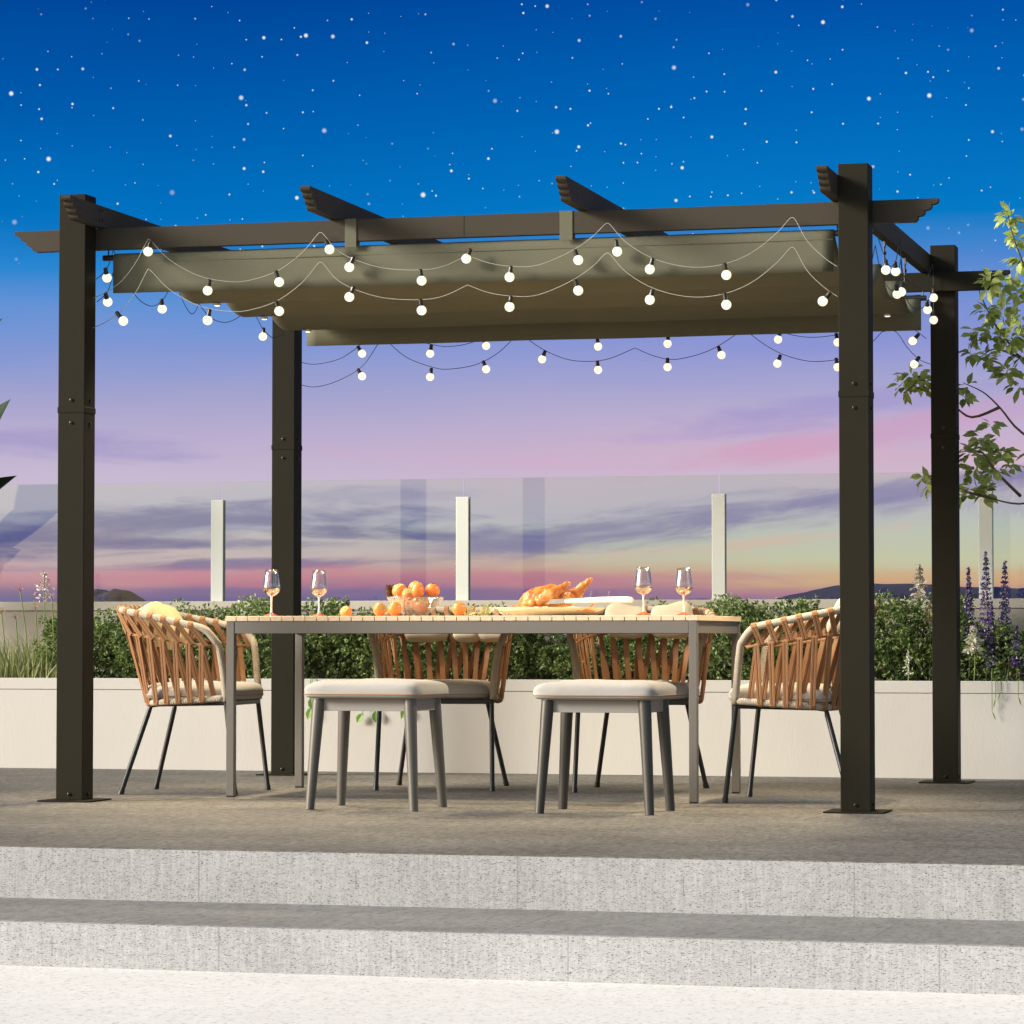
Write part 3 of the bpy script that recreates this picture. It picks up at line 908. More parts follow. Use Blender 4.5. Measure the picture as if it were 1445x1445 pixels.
for sx in (0, 1):
    x0 = TX0 + .010 if sx == 0 else TX1 - .028
    bm = NB(); box(bm, (x0, TY0 + .0365, .680), (x0 + .018, TY1 - .0365, .7305), .001); obj('apron', bm, M['tablemetal'], tb)
for xs in (-.33, .33):
    bm = NB(); box(bm, (xs - .02, TY0 + .023, .705), (xs + .02, TY1 - .023, .7305)); obj('cross_rail', bm, M['tablemetal'], tb)

# ------------------------------------------------------------------ stools


def make_stool(label, metal, loc, rz):
    t = thing('padded_stool', label, 'stool', loc, rz, 'padded stools on the near side of the table')
    for sx in (-1, 1):
        for sy in (-1, 1):
            bm = NB(); a = Vector((sx * .188, sy * .135, .425)); b = Vector((sx * .214, sy * .162, 0))
            tube(bm, [a, a.lerp(b, .1), a.lerp(b, .5), b], [.0245, .0245, .0215, .0175], 20); obj('leg', bm, M[metal], t, 40)
    bm = NB()
    box(bm, (-.168, -.140, .380), (.168, -.124, .428), .001); box(bm, (-.168, .124, .380), (.168, .140, .428), .001)
    box(bm, (-.198, -.115, .380), (-.182, .115, .428), .001); box(bm, (.182, -.115, .380), (.198, .115, .428), .001)
    obj('apron', bm, M['apron'], t)
    bm = NB(); rcushion(bm, .488, .385, .072, (0, 0, .4275), .22, 112, .008, loc[0]); cu = obj('cushion', bm, M['cushion'], t, 'all')
    bm = NB(); sp = lambda x: math.copysign(abs(x) ** .22, x)
    pts = [Vector((.2435 * sp(math.cos(a)), .192 * sp(math.sin(a)), .4275 + .072 * .24)) for a in [2 * math.pi * k / 96 for k in range(97)]]
    tube(bm, pts, .0026, 6, False); obj('piping', bm, M['piping'], cu, 'all')
    return t


make_stool('pale grey padded stool with light grey legs, in front of the fruit bowl', 'stoolmetal', (1.414, -.163, 0), R(-3.5))
make_stool('padded stool with darker charcoal legs, in front of the roast bird', 'stoolmetal2', (2.335, -.198, 0), R(-1.5))

# ------------------------------------------------------------------ armchairs


def ucurve(a, yf, d, p, n=161):
    sp = lambda x, e: math.copysign(abs(x) ** e, x)
    raw = [Vector((-a * sp(math.cos(t), p), yf + d * sp(math.sin(t), p))) for t in [math.pi * k / 800 for k in range(801)]]
    acc = [0]
    for u, v in zip(raw, raw[1:]): acc.append(acc[-1] + (v - u).length)
    out = []; j = 0
    for k in range(n):
        s = acc[-1] * k / (n - 1)
        while j < len(acc) - 2 and acc[j + 1] < s: j += 1
        f = (s - acc[j]) / max(1e-9, acc[j + 1] - acc[j])
        out.append(raw[j].lerp(raw[j + 1], f))
    return out


NP = 161
Bc = [Vector((q.x, q.y, .408 - .023 * (q.y + .19) / .37)) for q in ucurve(.252, -.19, .37, .42)]
Tc = [Vector((q.x, q.y, .700 + .088 * ((q.y + .125) / .437) ** 1.0)) for q in ucurve(.302, -.125, .437, .5)]
Mc = [b.lerp(t, .74) for b, t in zip(Bc, Tc)]


def onc(c, t):
    f = max(0, min(1, t)) * (NP - 1); i = min(int(f), NP - 2)
    return c[i].lerp(c[i + 1], f - i)


def ribbon(bm, a, b, out, wd=.0235, th=.0034, bow=0.0):
    """ridged flat strap from a to b; 'out' is its face normal"""
    d = (b - a).normalized(); out = (out - d * out.dot(d)).normalized(); s = d.cross(out)
    cs = [(-.5, 0), (-.46, .8), (-.12, .8), (0, .25), (.12, .8), (.46, .8), (.5, 0), (.46, -.6), (-.46, -.6)]
    rings = []
    for k in range(5):
        t = k / 4; p = a.lerp(b, t) + out * (bow * 4 * t * (1 - t))
        rings.append([bm.verts.new(p + s * (u * wd) + out * (v * th)) for u, v in cs])
    m = len(cs)
    for x, y in zip(rings, rings[1:]):
        for k in range(m): bm.faces.new((x[k], x[(k + 1) % m], y[(k + 1) % m], y[k]))
    bm.faces.new(rings[0][::-1]); bm.faces.new(rings[-1])


def wrapring(bm, c, t, rad, dirt, wd=.0235):
    """strap turn round a rail"""
    p = onc(c, t); q = onc(c, t + .004) - onc(c, t - .004)
    q.normalize(); a = Vector((0, 0, 1)); u = q.cross(a).normalized(); v = u.cross(q)
    rings = []
    for k in range(11):
        an = 2 * math.pi * k / 10
        n = u * math.cos(an) + v * math.sin(an)
        rings.append([bm.verts.new(p + n * (rad + e) + q * (s * wd)) for s, e in ((-.5, 0), (-.4, .0022), (.4, .0022), (.5, 0))])
    for x, y in zip(rings, rings[1:]):
        for k in range(3): bm.faces.new((x[k], x[k + 1], y[k + 1], y[k]))


def make_chair(label, loc, rz, pil):
    t = thing('strap_armchair', label, 'armchair', loc, rz, 'strap armchairs around the dining table')
    # rope wrapped frame: lower rail, and the arm rail with its two front uprights
    bm = NB()
    tube(bm, Bc[::4], .0145, 10)
    f0, f1 = Bc[0], Bc[-1]
    def upright(b, tp, nx_):
        sx = -1 if b.x < 0 else 1
        return [b + Vector((0, -.004, -.012)), b + Vector((sx * .006, .006, .10)), b + Vector((sx * .022, .022, .215)), Vector((tp.x - sx * .016, tp.y - .03, tp.z - .05)), Vector((tp.x - sx * .004, tp.y + .004, tp.z - .008)), nx_]
    path = upright(f0, Tc[0], Tc[5]) + Tc[9:NP - 9:4] + upright(f1, Tc[-1], Tc[-6])[::-1]
    tube(bm, smooth_path(path, 3), .0155, 12)
    obj('rope_frame', bm, M['rope'], t, 'all')
    bm = NB(); tube(bm, Mc[::4], .006, 8); obj('middle_rail', bm, M['strap'], t, 'all')
    bm = NB()
    nst = 21
    for i in range(nst):
        tt = .035 + .93 * i / (nst - 1)
        st = .93 / (nst - 1)
        def nrm(x):
            q = onc(Tc, x + .01) - onc(Tc, x - .01); return Vector((-q.y, q.x, 0)).normalized() * (1)
        o = nrm(tt); off = o * .013
        if (onc(Tc, tt) + o * .05).xy.length < onc(Tc, tt).xy.length: o = -o; off = -off
        off = off * 1.2
        sg = max(-1, min(1, (.5 - tt) / .16))
        shf = st * (1.15 * sg - .75 * (1 - abs(sg)))
        shi = st * (.25 * sg + .75 * (1 - abs(sg)))
        ribbon(bm, onc(Mc, tt) + o * .008, onc(Bc, tt + shf) + off, o)
        ribbon(bm, onc(Mc, tt) - o * .004, onc(Bc, tt + shi) - off, o)
        ribbon(bm, onc(Tc, tt + .42 * st) + off, onc(Mc, tt - .36 * st) + o * .008, o)
        ribbon(bm, onc(Tc, tt + .38 * st) - off, onc(Mc, tt + .95 * st) - o * .004, o)
        wrapring(bm, Bc, tt + shf, .0150, o); wrapring(bm, Tc, tt + .42 * st, .0160, o)
        wrapring(bm, Mc, tt, .007, o)
    obj('straps', bm, M['strap'], t, 30)
    # steel base
    for sx in (-1, 1):
        a, b = Vector((sx * .246, -.192, .388)), Vector((sx * .256, -.236, 0))
        bm = NB(); tube(bm, [a, a.lerp(b, .93), a.lerp(b, .95), b], [.0105, .0105, .0125, .0135], 12); obj('leg', bm, M['blackmetal'], t, 40)
        a, b = Vector((sx * .175, .160, .374)), Vector((sx * .245, .270, 0))
        bm = NB(); tube(bm, [a + Vector((sx * .006, -.03, .006)), a, a.lerp(b, .06), a.lerp(b, .93), a.lerp(b, .95), b], [.0105, .0105, .0105, .0105, .0125, .0135], 12); obj('leg', bm, M['blackmetal'], t, 40)
    bm = NB()
    tube(bm, [(-.246, -.192, .388), (-.178, .145, .380)], .0105, 10); tube(bm, [(.246, -.192, .388), (.178, .145, .380)], .0105, 10)
    box(bm, (-.246, -.204, .377), (.246, -.182, .397), .002); box(bm, (-.17, .150, .368), (.17, .170, .384), .002)
    obj('seat_frame', bm, M['blackmetal'], t)
    bm = NB(); rcushion(bm, .474, .425, .078, (0, -.025, .399), .26, 112, .009, loc[0] * 3); cu = obj('seat_cushion', bm, M['cushion'], t, 'all')
    bm = NB(); sp = lambda x: math.copysign(abs(x) ** .26, x)
    tube(bm, [Vector((.2365 * sp(math.cos(a)), -.025 + .212 * sp(math.sin(a)), .399 + .078 * .24)) for a in [2 * math.pi * k / 96 for k in range(97)]], .0024, 6, False)
    obj('piping', bm, M['piping'], cu, 'all')
    if pil == 'one':
        bm = NB(); pillow(bm, .38, .115, .21, (0, 0, 0), .62, .38, 72, 24, .035, 3.3)
        bmesh.ops.transform(bm, matrix=Matrix.Translation((.03, .175, .715)) @ Matrix.Rotation(R(-32), 4, 'X') @ Matrix.Rotation(R(6), 4, 'Y'), verts=bm.verts)
        obj('back_pillow', bm, M['yellow'], t, 'all')
    else:
        for k, xx in enumerate((-.115, .075, .19) if pil == 'three' else (-.1, .1)):
            wd = (.20, .13, .15)[k] if pil == 'three' else .2
            bm = NB(); pillow(bm, wd, .085, .10 if pil == 'three' else .15, (0, 0, 0), .6, .5, 40, 16, .03, k * 5.1)
            bmesh.ops.transform(bm, matrix=Matrix.Translation((xx, .215, .695 if pil == 'three' else .735)) @ Matrix.Rotation(R(-22), 4, 'X'), verts=bm.verts)
            obj('back_pillow', bm, M['beige'], t, 'all')
    return t


make_chair('tan strap armchair at the left end of the table with a yellow pillow', (.285, .87, 0), R(94), 'one')
make_chair('tan strap armchair at the right end, half hidden by the front right post', (2.875, .84, 0), R(-90), 'two')
make_chair('tan strap armchair behind the table, below the fruit bowl', (1.19, 1.50, 0), R(7), 'three')
make_chair('tan strap armchair behind the table, below the two right wine glasses', (2.085, 1.52, 0), R(4), 'two')

# ------------------------------------------------------------------ things on the table
TT = .752


def wineglass(label, px, Y):
    p = at(px, 868, Y=Y)
    t = thing('wine_glass', label, 'wine glass', (p.x, Y, TT), 0, 'wine glasses on the table')
    bm = NB(); lathe(bm, [(0, .0), (.034, .0), (.036, .0015), (.030, .005), (.016, .011), (.0055, .017), (0, .017)], seg=28); obj('foot', bm, M['redfoot'], t, 50)
    bm = NB(); lathe(bm, [(.0052, .0165), (.0040, .03), (.0036, .055), (.0042, .078), (.0065, .086), (0, .0862)], seg=14); obj('stem', bm, M['stem'], t, 50)
    bm = NB()
    o = [(.0, .086), (.010, .087), (.022, .093), (.031, .102), (.0365, .114), (.0372, .122), (.0358, .138), (.0325, .160), (.0285, .182), (.0262, .200)]
    i = [(r - .0013 if r > .002 else 0, z + (.0016 if k < 4 else 0)) for k, (r, z) in enumerate(o)]
    lathe(bm, o + i[::-1], seg=32); obj('bowl', bm, M['clear'], t, 'all')
    bm = NB(); lathe(bm, [(0, .0885), (.009, .0895), (.020, .095), (.029, .104), (.0342, .114), (.0350, .119), (0, .119)], seg=32); obj('wine', bm, M['wine'], t, 50)


wineglass('stemmed glass of blush wine in front of the dark rear left post', 383, .80)
wineglass('stemmed glass of blush wine between the rear left post and the fruit', 450, .98)
wineglass('taller looking wine glass nearer the roast bird, left of the right pair', 908, .74)
wineglass('wine glass nearest the right end of the table', 965, .93)


def fruit(label, p, r, rot, group=None, sq=.86):
    t = thing('persimmon', label, 'fruit', tuple(p), 0, group)
    t.rotation_euler = rot
    bm = NB(); lathe(bm, [(0, -r * sq * .97)] + [(r * math.sin(a) * (1 + .03 * math.cos(2 * a)), -r * sq * math.cos(a)) for a in [R(12 * k) for k in range(1, 14)]] + [(r * .18, r * sq * .88), (0, r * sq * .84)], seg=24)
    obj('skin', bm, M['orange'], t, 'all')
    bm = NB()
    for k in range(4):
        a = k * math.pi / 2 + .3; d = Vector((math.cos(a), math.sin(a), .12))
        leaf(bm, Vector((0, 0, r * sq * .90)), d, Vector((0, 0, 1)), r * .75, r * .62, .1, .25)
    tube(bm, [(0, 0, r * sq * .84), (0, 0, r * sq * 1.05)], r * .09, 6)
    obj('calyx', bm, M['calyxgreen'], t)


BY = .93
bc = at(586, 868, Y=BY); bc.z = TT
bowl = thing('fruit_bowl', 'shallow clear glass bowl heaped with persimmons', 'bowl', tuple(bc))
bm = NB()
o = [(0, .004), (.045, .004), (.047, .0), (.052, .002), (.052, .010), (.080, .030), (.108, .056), (.122, .078), (.126, .084)]
i = [(.124, .0845), (.119, .078), (.105, .0585), (.078, .034), (.045, .014), (0, .012)]
lathe(bm, o + i, seg=40); obj('glass_body', bm, M['clear'], bowl, 'all')
G = 'persimmons heaped in the glass bowl'
for k, (dx, dy, dz, r, lab) in enumerate([
        (-.052, -.03, .052, .036, 'persimmon low in the glass bowl, seen through its left side'),
        (.040, -.035, .052, .036, 'persimmon low in the glass bowl, seen through its right side'),
        (0, .05, .052, .036, 'persimmon at the back of the glass bowl, low down'),
        (-.058, -.035, .108, .034, 'persimmon on top of the bowl at its left, beside the pine cone'),
        (.004, .0, .118, .035, 'persimmon at the top centre of the heaped bowl, behind the turned one'),
        (.026, -.055, .107, .033, 'persimmon on the bowl heap with its green calyx turned outward'),
        (.082, -.02, .110, .033, 'persimmon at the right rim of the heaped bowl'),
        (-.014, -.06, .092, .028, 'smaller persimmon low between the top fruits of the bowl')]):
    fruit(lab, bc + Vector((dx, dy, dz)), r, (R(80) if k == 5 else random.uniform(-.5, .9), random.uniform(-.6, .6), k), G)
for k, (px, r, Y, lab, rx) in enumerate([(488, .027, .72, 'single persimmon lying left of the bowl, beside the second wine glass', .8), (536, .030, .74, 'cut persimmon on the table touching its neighbour left of the bowl', 1.3), (557, .031, .70, 'whole persimmon on the table just left of the glass bowl', .2), (648, .031, .76, 'persimmon on the table between the bowl and the pale sprig', .5)]):
    p = at(px, 868, Y=Y); p.z = TT + r * (.72 if k == 0 else .95)
    fruit(lab, p, r, (rx, .2 * k, k), None, .72 if k == 0 else .9)
pc = thing('pine_cone', 'small brown pine cone at the left rim of the fruit bowl', 'pine cone', tuple(bc + Vector((-.108, -.02, .105))))
bm = NB()
lathe(bm, [(0, -.026), (.013, -.018), (.017, 0), (.010, .018), (0, .026)], seg=10)
for k in range(70):
    z = -.024 + .048 * k / 70; a = k * 2.4; r = .021 * math.sqrt(max(.05, 1 - (z / .03) ** 2))
    d = Vector((math.cos(a), math.sin(a), .5))
    diamond(bm, Vector((0, 0, z)) + d * .006, d, Vector((0, 0, 1)), r * 1.15, .010)
obj('scales', bm, M['cone'], pc)

sg = at(676, 868, Y=.8)
spg = thing('herb_sprig', 'pale green leafy sprig lying on the table left of the plate', 'sprig', (sg.x, .8, TT))
bm = NB()
for k in range(26):
    x = random.uniform(-.075, .045); d = Vector((random.uniform(-.3, 1), random.uniform(-.6, .6), random.uniform(.15, 1.3)))
    leaf(bm, Vector((x, random.uniform(-.04, .04), .004)), d, unit(), random.uniform(.03, .06), .011, .3, .4)
obj('leaves', bm, M['sprig'], spg)

PLY = .85
pc0 = at(776, 868, Y=PLY); pc0.z = TT
plate = thing('serving_plate', 'wide cream serving plate under the roast bird', 'plate', tuple(pc0))
bm = NB(); lathe(bm, [(0, .004), (.150, .004), (.155, .0), (.164, .001), (.176, .007), (.205, .020), (.233, .0335), (.234, .0355), (.229, .036), (.203, .024), (.172, .012), (0, .010)], seg=56)
obj('plate_body', bm, M['plate'], plate, 40)


def blob(name, balls, m, parent, vox=.0045, smooth=12):
    bm = NB()
    for c, r, rot in balls:
        mt = Matrix.Translation(c) @ (Matrix.Rotation(rot, 4, 'Y') if not isinstance(rot, Matrix) else rot) @ Matrix.Diagonal((*r, 1))
        bmesh.ops.create_icosphere(bm, subdivisions=3, radius=1, matrix=mt)
    me = bpy.data.meshes.new('tmp'); bm.to_mesh(me); bm.free()
    tmp = bpy.data.objects.new('tmp', me); col.objects.link(tmp)
    md = tmp.modifiers.new('r', 'REMESH'); md.mode = 'VOXEL'; md.voxel_size = vox
    ms = tmp.modifiers.new('s', 'SMOOTH'); ms.iterations = smooth; ms.factor = .5
    tx = bpy.data.textures.new('skin_wrinkle', 'CLOUDS'); tx.noise_scale = .022; tx.noise_depth = 3
    dm = tmp.modifiers.new('d', 'DISPLACE'); dm.texture = tx; dm.strength = .009; dm.mid_level = .5
    dg = bpy.context.evaluated_depsgraph_get()
    me2 = bpy.data.meshes.new_from_object(tmp.evaluated_get(dg))
    me2.name = name
    bpy.data.objects.remove(tmp); bpy.data.meshes.remove(me)
    for p in me2.polygons: p.use_smooth = True
    me2.materials.clear(); me2.materials.append(m)
    o = bpy.data.objects.new(name, me2); col.objects.link(o); o.parent = parent
    return o


tk = thing('roast_bird', 'golden roast bird with drumsticks pointing up to the right', 'roast turkey', (pc0.x, PLY, TT + .0105))
V = Vector


def limb(a, b, r0, r1, n=7):
    a, b = V(a), V(b)
    return [((a.lerp(b, k / (n - 1))), (r0 + (r1 - r0) * k / (n - 1),) * 3, 0) for k in range(n)]


body = [(V((-.045, 0, .062)), (.088, .072, .050), R(-14)), (V((.005, 0, .070)), (.070, .070, .052), R(-10)), (V((.05, 0, .060)), (.055, .062, .046), 0), (V((-.085, 0, .045)), (.045, .05, .033), R(-20))]
obj_body = blob('body', body + limb((-.10, -.055, .035), (-.055, -.075, .042), .018, .020) + limb((-.055, -.075, .042), (-.125, -.085, .020), .018, .012), M['roast'], tk)
for sy, tip, nm in ((-1, (.082, -.050, .118), 0), (1, (.150, .045, .134), 1)):
    L1 = limb((-.02 + .05 * nm, sy * .058, .050), (.03 + .065 * nm, sy * .060, .080), .034, .030) + limb((.03 + .065 * nm, sy * .060, .080), tip, .028, .0125, 9) + [(V(tip) + V((.006, 0, .005)), (.015, .014, .012), 0), (V(tip) + V((.012, .004, .010)), (.009, .009, .008), 0)]
    blob('drumstick', L1, M['roast'], tk, .004, 8)
blob('wing', limb((-.09, -.085, .026), (-.155, -.09, .016), .017, .012) + limb((-.155, -.09, .016), (-.19, -.08, .012), .012, .006), M['roast'], tk, .0035, 6)
bm = NB()
for k in range(12):
    x = random.uniform(-.11, .14); y = random.uniform(-.14, -.10); a = random.uniform(-.5, .5)
    pillow(bm, random.uniform(.035, .07), random.uniform(.018, .03), .014, (x, y, .013 + .004 * (k % 3)), .8, .8, 12, 8)
ob = obj('carved_slices', bm, M['meat'], tk, 'all')
bm = NB()
for k in range(16):
    x = random.uniform(.04, .17); y = random.uniform(-.13, -.05)
    d = V((random.uniform(.3, 1), random.uniform(-.6, .3), random.uniform(-.1, .25))).normalized()
    tube(bm, [V((x, y, .014)), V((x, y, .014)) + d * random.uniform(.03, .055)], .004, 6)
gt = thing('carrot_sticks', 'roasted carrot sticks heaped on the plate under the drumsticks', 'carrots', (pc0.x, PLY, TT + .0105))
obj('sticks', bm, M['orange'], gt, 'all')

kp = at(845, 847, Y=.74)
kn = thing('carving_knife', 'white handled carving knife resting across the plate rim', 'knife', tuple(kp), 0)
kn.rotation_euler = (0, R(-1.2), R(-7))
bm = NB(); tube(bm, [(-.150, 0, 0), (-.147, 0, 0), (-.12, 0, 0), (0, 0, .002), (.12, 0, 0), (.146, 0, -.001), (.150, 0, -.001)], [.004, .0085, .0095, .0115, .0125, .0115, .006], 16); obj('handle', bm, M['utensil'], kn, 'all')
bm = NB()
vs = [(-.150, .010), (-.150, -.009), (-.25, -.010), (-.31, .002), (-.29, .009)]
prism(bm, [(u, v) for u, v in vs], 'y', -.0015, .0015); obj('blade', bm, M['steel'], kn)

# ------------------------------------------------------------------ planting


def shrub_mesh(name, seed, wx, wy, h, n, m):
    random.seed(seed)
    bm = NB()
    lumps = [(V((random.uniform(-.36, .36) * wx, random.uniform(-.32, .32) * wy, random.uniform(.25, .86) * h)), random.uniform(.16, .30) * wx) for _ in range(13)]
    spr = [(V((random.uniform(-.4, .4) * wx, random.uniform(-.35, .3) * wy, random.uniform(.8, 1.02) * h)), random.uniform(.05, .11) * wx) for _ in range(14)]
    k = 0
    while k < n:
        if random.random() < .16: c, r = random.choice(spr)
        else: c, r = random.choice(lumps)
        u = unit(); rr = r * random.uniform(.72, 1.06)
        p = c + V((u.x * rr, u.y * rr * .9, u.z * rr * .8))
        if p.z < .0 or abs(p.y) > wy * .56: continue
        d = (u + rv(.8)).normalized()
        # a little rosette of three leaves
        for q in range(3):
            dd = (d + rv(.9)).normalized()
            diamond(bm, p, dd, unit(), random.uniform(.014, .026), random.uniform(.009, .014))
        k += 1
    me = bpy.data.meshes.new(name); bm.to_mesh(me); bm.free(); me.materials.append(m)
    bm = NB()
    for q in range(9):
        a = V((random.uniform(-.1, .1) * wx, random.uniform(-.1, .1) * wy, -.02)); b = random.choice(lumps)[0]
        tube(bm, smooth_path([a, a.lerp(b, .5) + rv(.03), b], 3), .004, 5)
    m2 = bpy.data.meshes.new(name + '_stem'); bm.to_mesh(m2); bm.free(); m2.materials.append(M['twig'])
    bm = NB()
    for q in range(9):
        c, r = random.choice(lumps); u = unit(); u.y = -abs(u.y); p = c + V((u.x * r, u.y * r * .9, u.z * r * .8))
        for z in range(16): diamond(bm, p + rv(.014), (u + rv(.9)).normalized(), unit(), random.uniform(.012, .022), .008)
    m3 = bpy.data.meshes.new(name + '_dry'); bm.to_mesh(m3); bm.free(); m3.materials.append(M['dry'])
    return me, m2, m3


SH = [shrub_mesh('shrub_a', 11, .56, .44, .385, 3300, M['shrub']), shrub_mesh('shrub_b', 12, .50, .44, .35, 3000, M['shrub']), shrub_mesh('shrub_c', 13, .54, .44, .40, 3200, M['shrub2']), shrub_mesh('shrub_d', 14, .56, .44, .36, 3300, M['shrub'])]
shl = [(-1.30, 0, .82, 'low leafy shrub behind the front left pergola post'),
       (-.98, 3, .98, 'dense green shrub just right of the front left post, left of the armchair'),
       (-.55, 2, 1.0, 'paler green shrub behind the left armchair pillow'),
       (-.12, 0, 1.04, 'tall green shrub rising above the parapet between left armchair and table corner'),
       (.28, 1, 1.04, 'green shrub hidden partly by the rear left pergola post'),
       (.70, 0, .96, 'green shrub seen under the table left of the middle armchairs'),
       (1.12, 3, .90, 'green shrub behind the strap back of the armchair below the fruit bowl'),
       (1.52, 1, .82, 'green shrub seen under the table between the two middle armchairs'),
       (1.95, 2, 1.0, 'paler shrub behind the armchair below the two right wine glasses'),
       (2.30, 0, 1.02, 'bushy green shrub standing at the right end of the table'),
       (2.68, 3, .95, 'green shrub behind the right armchair, left of the front right post'),
       (3.05, 0, 1.07, 'tall bushy shrub between the two right pergola posts'),
       (3.45, 1, .85, 'low green shrub at the foot of the purple salvia spikes')]
for k, (x, mi, s, lab) in enumerate(shl):
    t = thing('shrub', lab, 'shrub', (x, 3.39 + .015 * (k % 3), .425), 0, 'shrubs in the planter')
    t.scale = (1, 1, s)
    t.rotation_euler = (0, 0, math.pi * (k % 2))
    for me, nm in zip(SH[mi], ('foliage', 'stem', 'dry_blossom')):
        o = bpy.data.objects.new(nm, me); col.objects.link(o); o.parent = t
random.seed(21)
# trailing leaves over the planter edge
for lab, pts in (('bright green leaves trailing over the planter edge behind the left stool', [(438, 990), (440, 1003), (530, 1008), (512, 1012), (575, 1003)]), ('thin grass blades hanging over the planter edge at the far right', [(1405, 985), (1400, 1003), (1437, 982), (1413, 975)])):
    p0 = at(*pts[0], Y=3.06)
    t = thing('trailing_plant', lab, 'plant', (p0.x, 3.12, .46))
    bm = NB(); o0 = V((p0.x, 3.12, .46))
    for k, (x, y) in enumerate(pts):
        q = at(x, y, Y=3.052)
        top = V((q.x + random.uniform(-.02, .02), 3.06, .462))
        tube(bm, [V((q.x, 3.16, .44)) - o0, V((q.x, 3.10, .475)) - o0, V((q.x, 3.055, .465)) - o0, q - o0], .0018, 5)
        if 'bright' in lab:
            leaf(bm, q - o0 + V((0, 0, .02)), V((random.uniform(-.5, .5), -.1, -.8)), V((0, -1, .2)), random.uniform(.05, .075), .04, .2, .1)
        else:
            leaf(bm, q - o0 + V((0, 0, .0)), V((random.uniform(-.4, .4), -.05, -1)), V((0, -1, .1)), .05, .007, .2, .1)
    obj('leaves', bm, leafmat('trailing_leaf', (.10, .22, .03, 1), (.20, .36, .06, 1), .3), t)


def blades(bm, n, spread, h, w=.006, lean=.35):
    for k in range(n):
        b = V((random.uniform(-spread, spread), random.uniform(-.12, .12), 0)); L = h * random.uniform(.55, 1.05)
        a = V((b.x / spread * lean + random.uniform(-.25, .25), random.uniform(-.25, .2), 1)).normalized()
        s = V((1, random.uniform(-.6, .6), 0)).normalized() * w * random.uniform(.6, 1.2)
        prev = None
        for j in range(6):
            t = j / 5
            p = b + a * (L * t) + V((a.x, a.y, 0)) * (L * .6 * t * t) - V((0, 0, 1)) * (L * .22 * t ** 3)
            wj = s * (1 - t * .92) * .5
            cur = (bm.verts.new(p - wj), bm.verts.new(p + wj))
            if prev: bm.faces.new((prev[0], prev[1], cur[1], cur[0]))
            prev = cur


gp = at(35, 955, Y=3.3)
gr = thing('grass_clump', 'tall yellow green grass clump in the planter at the left edge', 'grass clump', (gp.x, 3.3, .42))
bm = NB(); blades(bm, 520, .21, .36, .007); obj('blades', bm, M['grass'], gr); gr['kind'] = 'thing'
gp2 = at(-60, 955, Y=3.3)
bm = NB(); blades(bm, 300, .2, .38, .007)
g2 = thing('grass_clump', 'grass clump cut off by the left frame edge beside the broad dark leaves', 'grass clump', (gp2.x - .15, 3.3, .42)); obj('blades', bm, M['grass'], g2); g2['kind'] = 'thing'


def lily(label, px, py, base_px, size=.045, mat_='pink', Y=3.24, up=.5):
    top = at(px, py, Y=Y); bx = at(base_px, 955, Y=Y)
    b = V((bx.x, Y + .02, .43))
    t = thing('lily', label, 'flower', tuple(b), 0, 'lilies in the planter')
    bm = NB(); tube(bm, smooth_path([V((0, 0, 0)), (top - b) * .55 + V((.008, 0, 0)), top - b], 4), .0028, 6); obj('stem', bm, M['stemgreen'], t, 'all')
    bm = NB()
    for k in range(7):
        a = 2 * math.pi * k / 7 + random.random() * .4
        d = V((math.cos(a), math.sin(a), up + random.uniform(-.15, .3)))
        leaf(bm, top - b, d, V((0, 0, 1)), size * random.uniform(.85, 1.15), size * .34, .25, .45)
    obj('petals', bm, M[mat_], t)
    bm = NB()
    for k in range(5):
        a = random.random() * 6.28
        tube(bm, [top - b, top - b + V((math.cos(a) * .012, math.sin(a) * .012, .026))], .0011, 5)
    obj('stamens', bm, M['calyxgreen'], t)


lily('bright pink lily, topmost, rising above the coping at the left edge', 28, 832, 40, .05)
lily('pink lily with the lowest bloom over the grass at the left edge', 22, 872, 22, .042)
lily('pale pink lily on a long stem just left of the front left post', 50, 858, 48, .045)
lily('small pink lily touching the front left post', 73, 843, 72, .042)
lily('faded lily at the extreme left edge of the planter', 2, 865, 5, .05, 'blush')
lily('pink lily low in front of the purple salvia at the right', 1423, 938, 1415, .035)
lily('pink lily nearest the right edge below the salvia', 1438, 952, 1432, .033)


def spike(label, px, ytop, ybot, wpx, Y, m1, m2, group, cat='flower spike', name='flower_spike', n=260, big=.016, bpx=None):
    a = at(px, ytop, Y=Y); bx = at(bpx or px, ybot, Y=Y)
    b = V((bx.x, Y, .43))
    t = thing(name, label, cat, tuple(b), 0, group)
    top = a - b
    bm = NB(); path = smooth_path([V((0, 0, 0)), top * .5 + V((.006, 0, 0)), top], 6)
    tube(bm, path, .0026, 6); obj('stem', bm, M['stemgreen'], t, 'all')
    z0 = (bx - b).z
    wr = wpx / 2 / F_PX * 15.2
    B1 = NB(); B2 = NB()
    for q in range(int(n * (2.6 if name == 'salvia' else 1.6))):
        f = random.random() ** (1.15 if name == 'salvia' else 1.0)
        z = z0 + (top.z - z0) * f
        if name == 'salvia': z += .006 * math.sin(f * (top.z - z0) / .024 * 2 * math.pi)
        rad = wr * (1 - .75 * f ** 1.5) * random.uniform(.35, 1.05)
        u = unit(); u.z *= .35
        p = V((top.x * z / top.z, top.y * z / top.z, z)) + V((u.x * rad, u.y * rad, u.z * .02))
        d = (u * 1.0 + rv(.5) + V((0, 0, -.1))).normalized()
        (leaf if big > .02 else diamond)(B1 if random.random() < .80 else B2, p - d * big * .4, d, unit(), big * random.uniform(.7, 1.2) * (1 - .4 * f), big * (.75 if name == 'salvia' else .42))
    obj('petals', B1, M[m1], t, fix=False)
    obj('calyxes', B2, M[m2], t, fix=False)


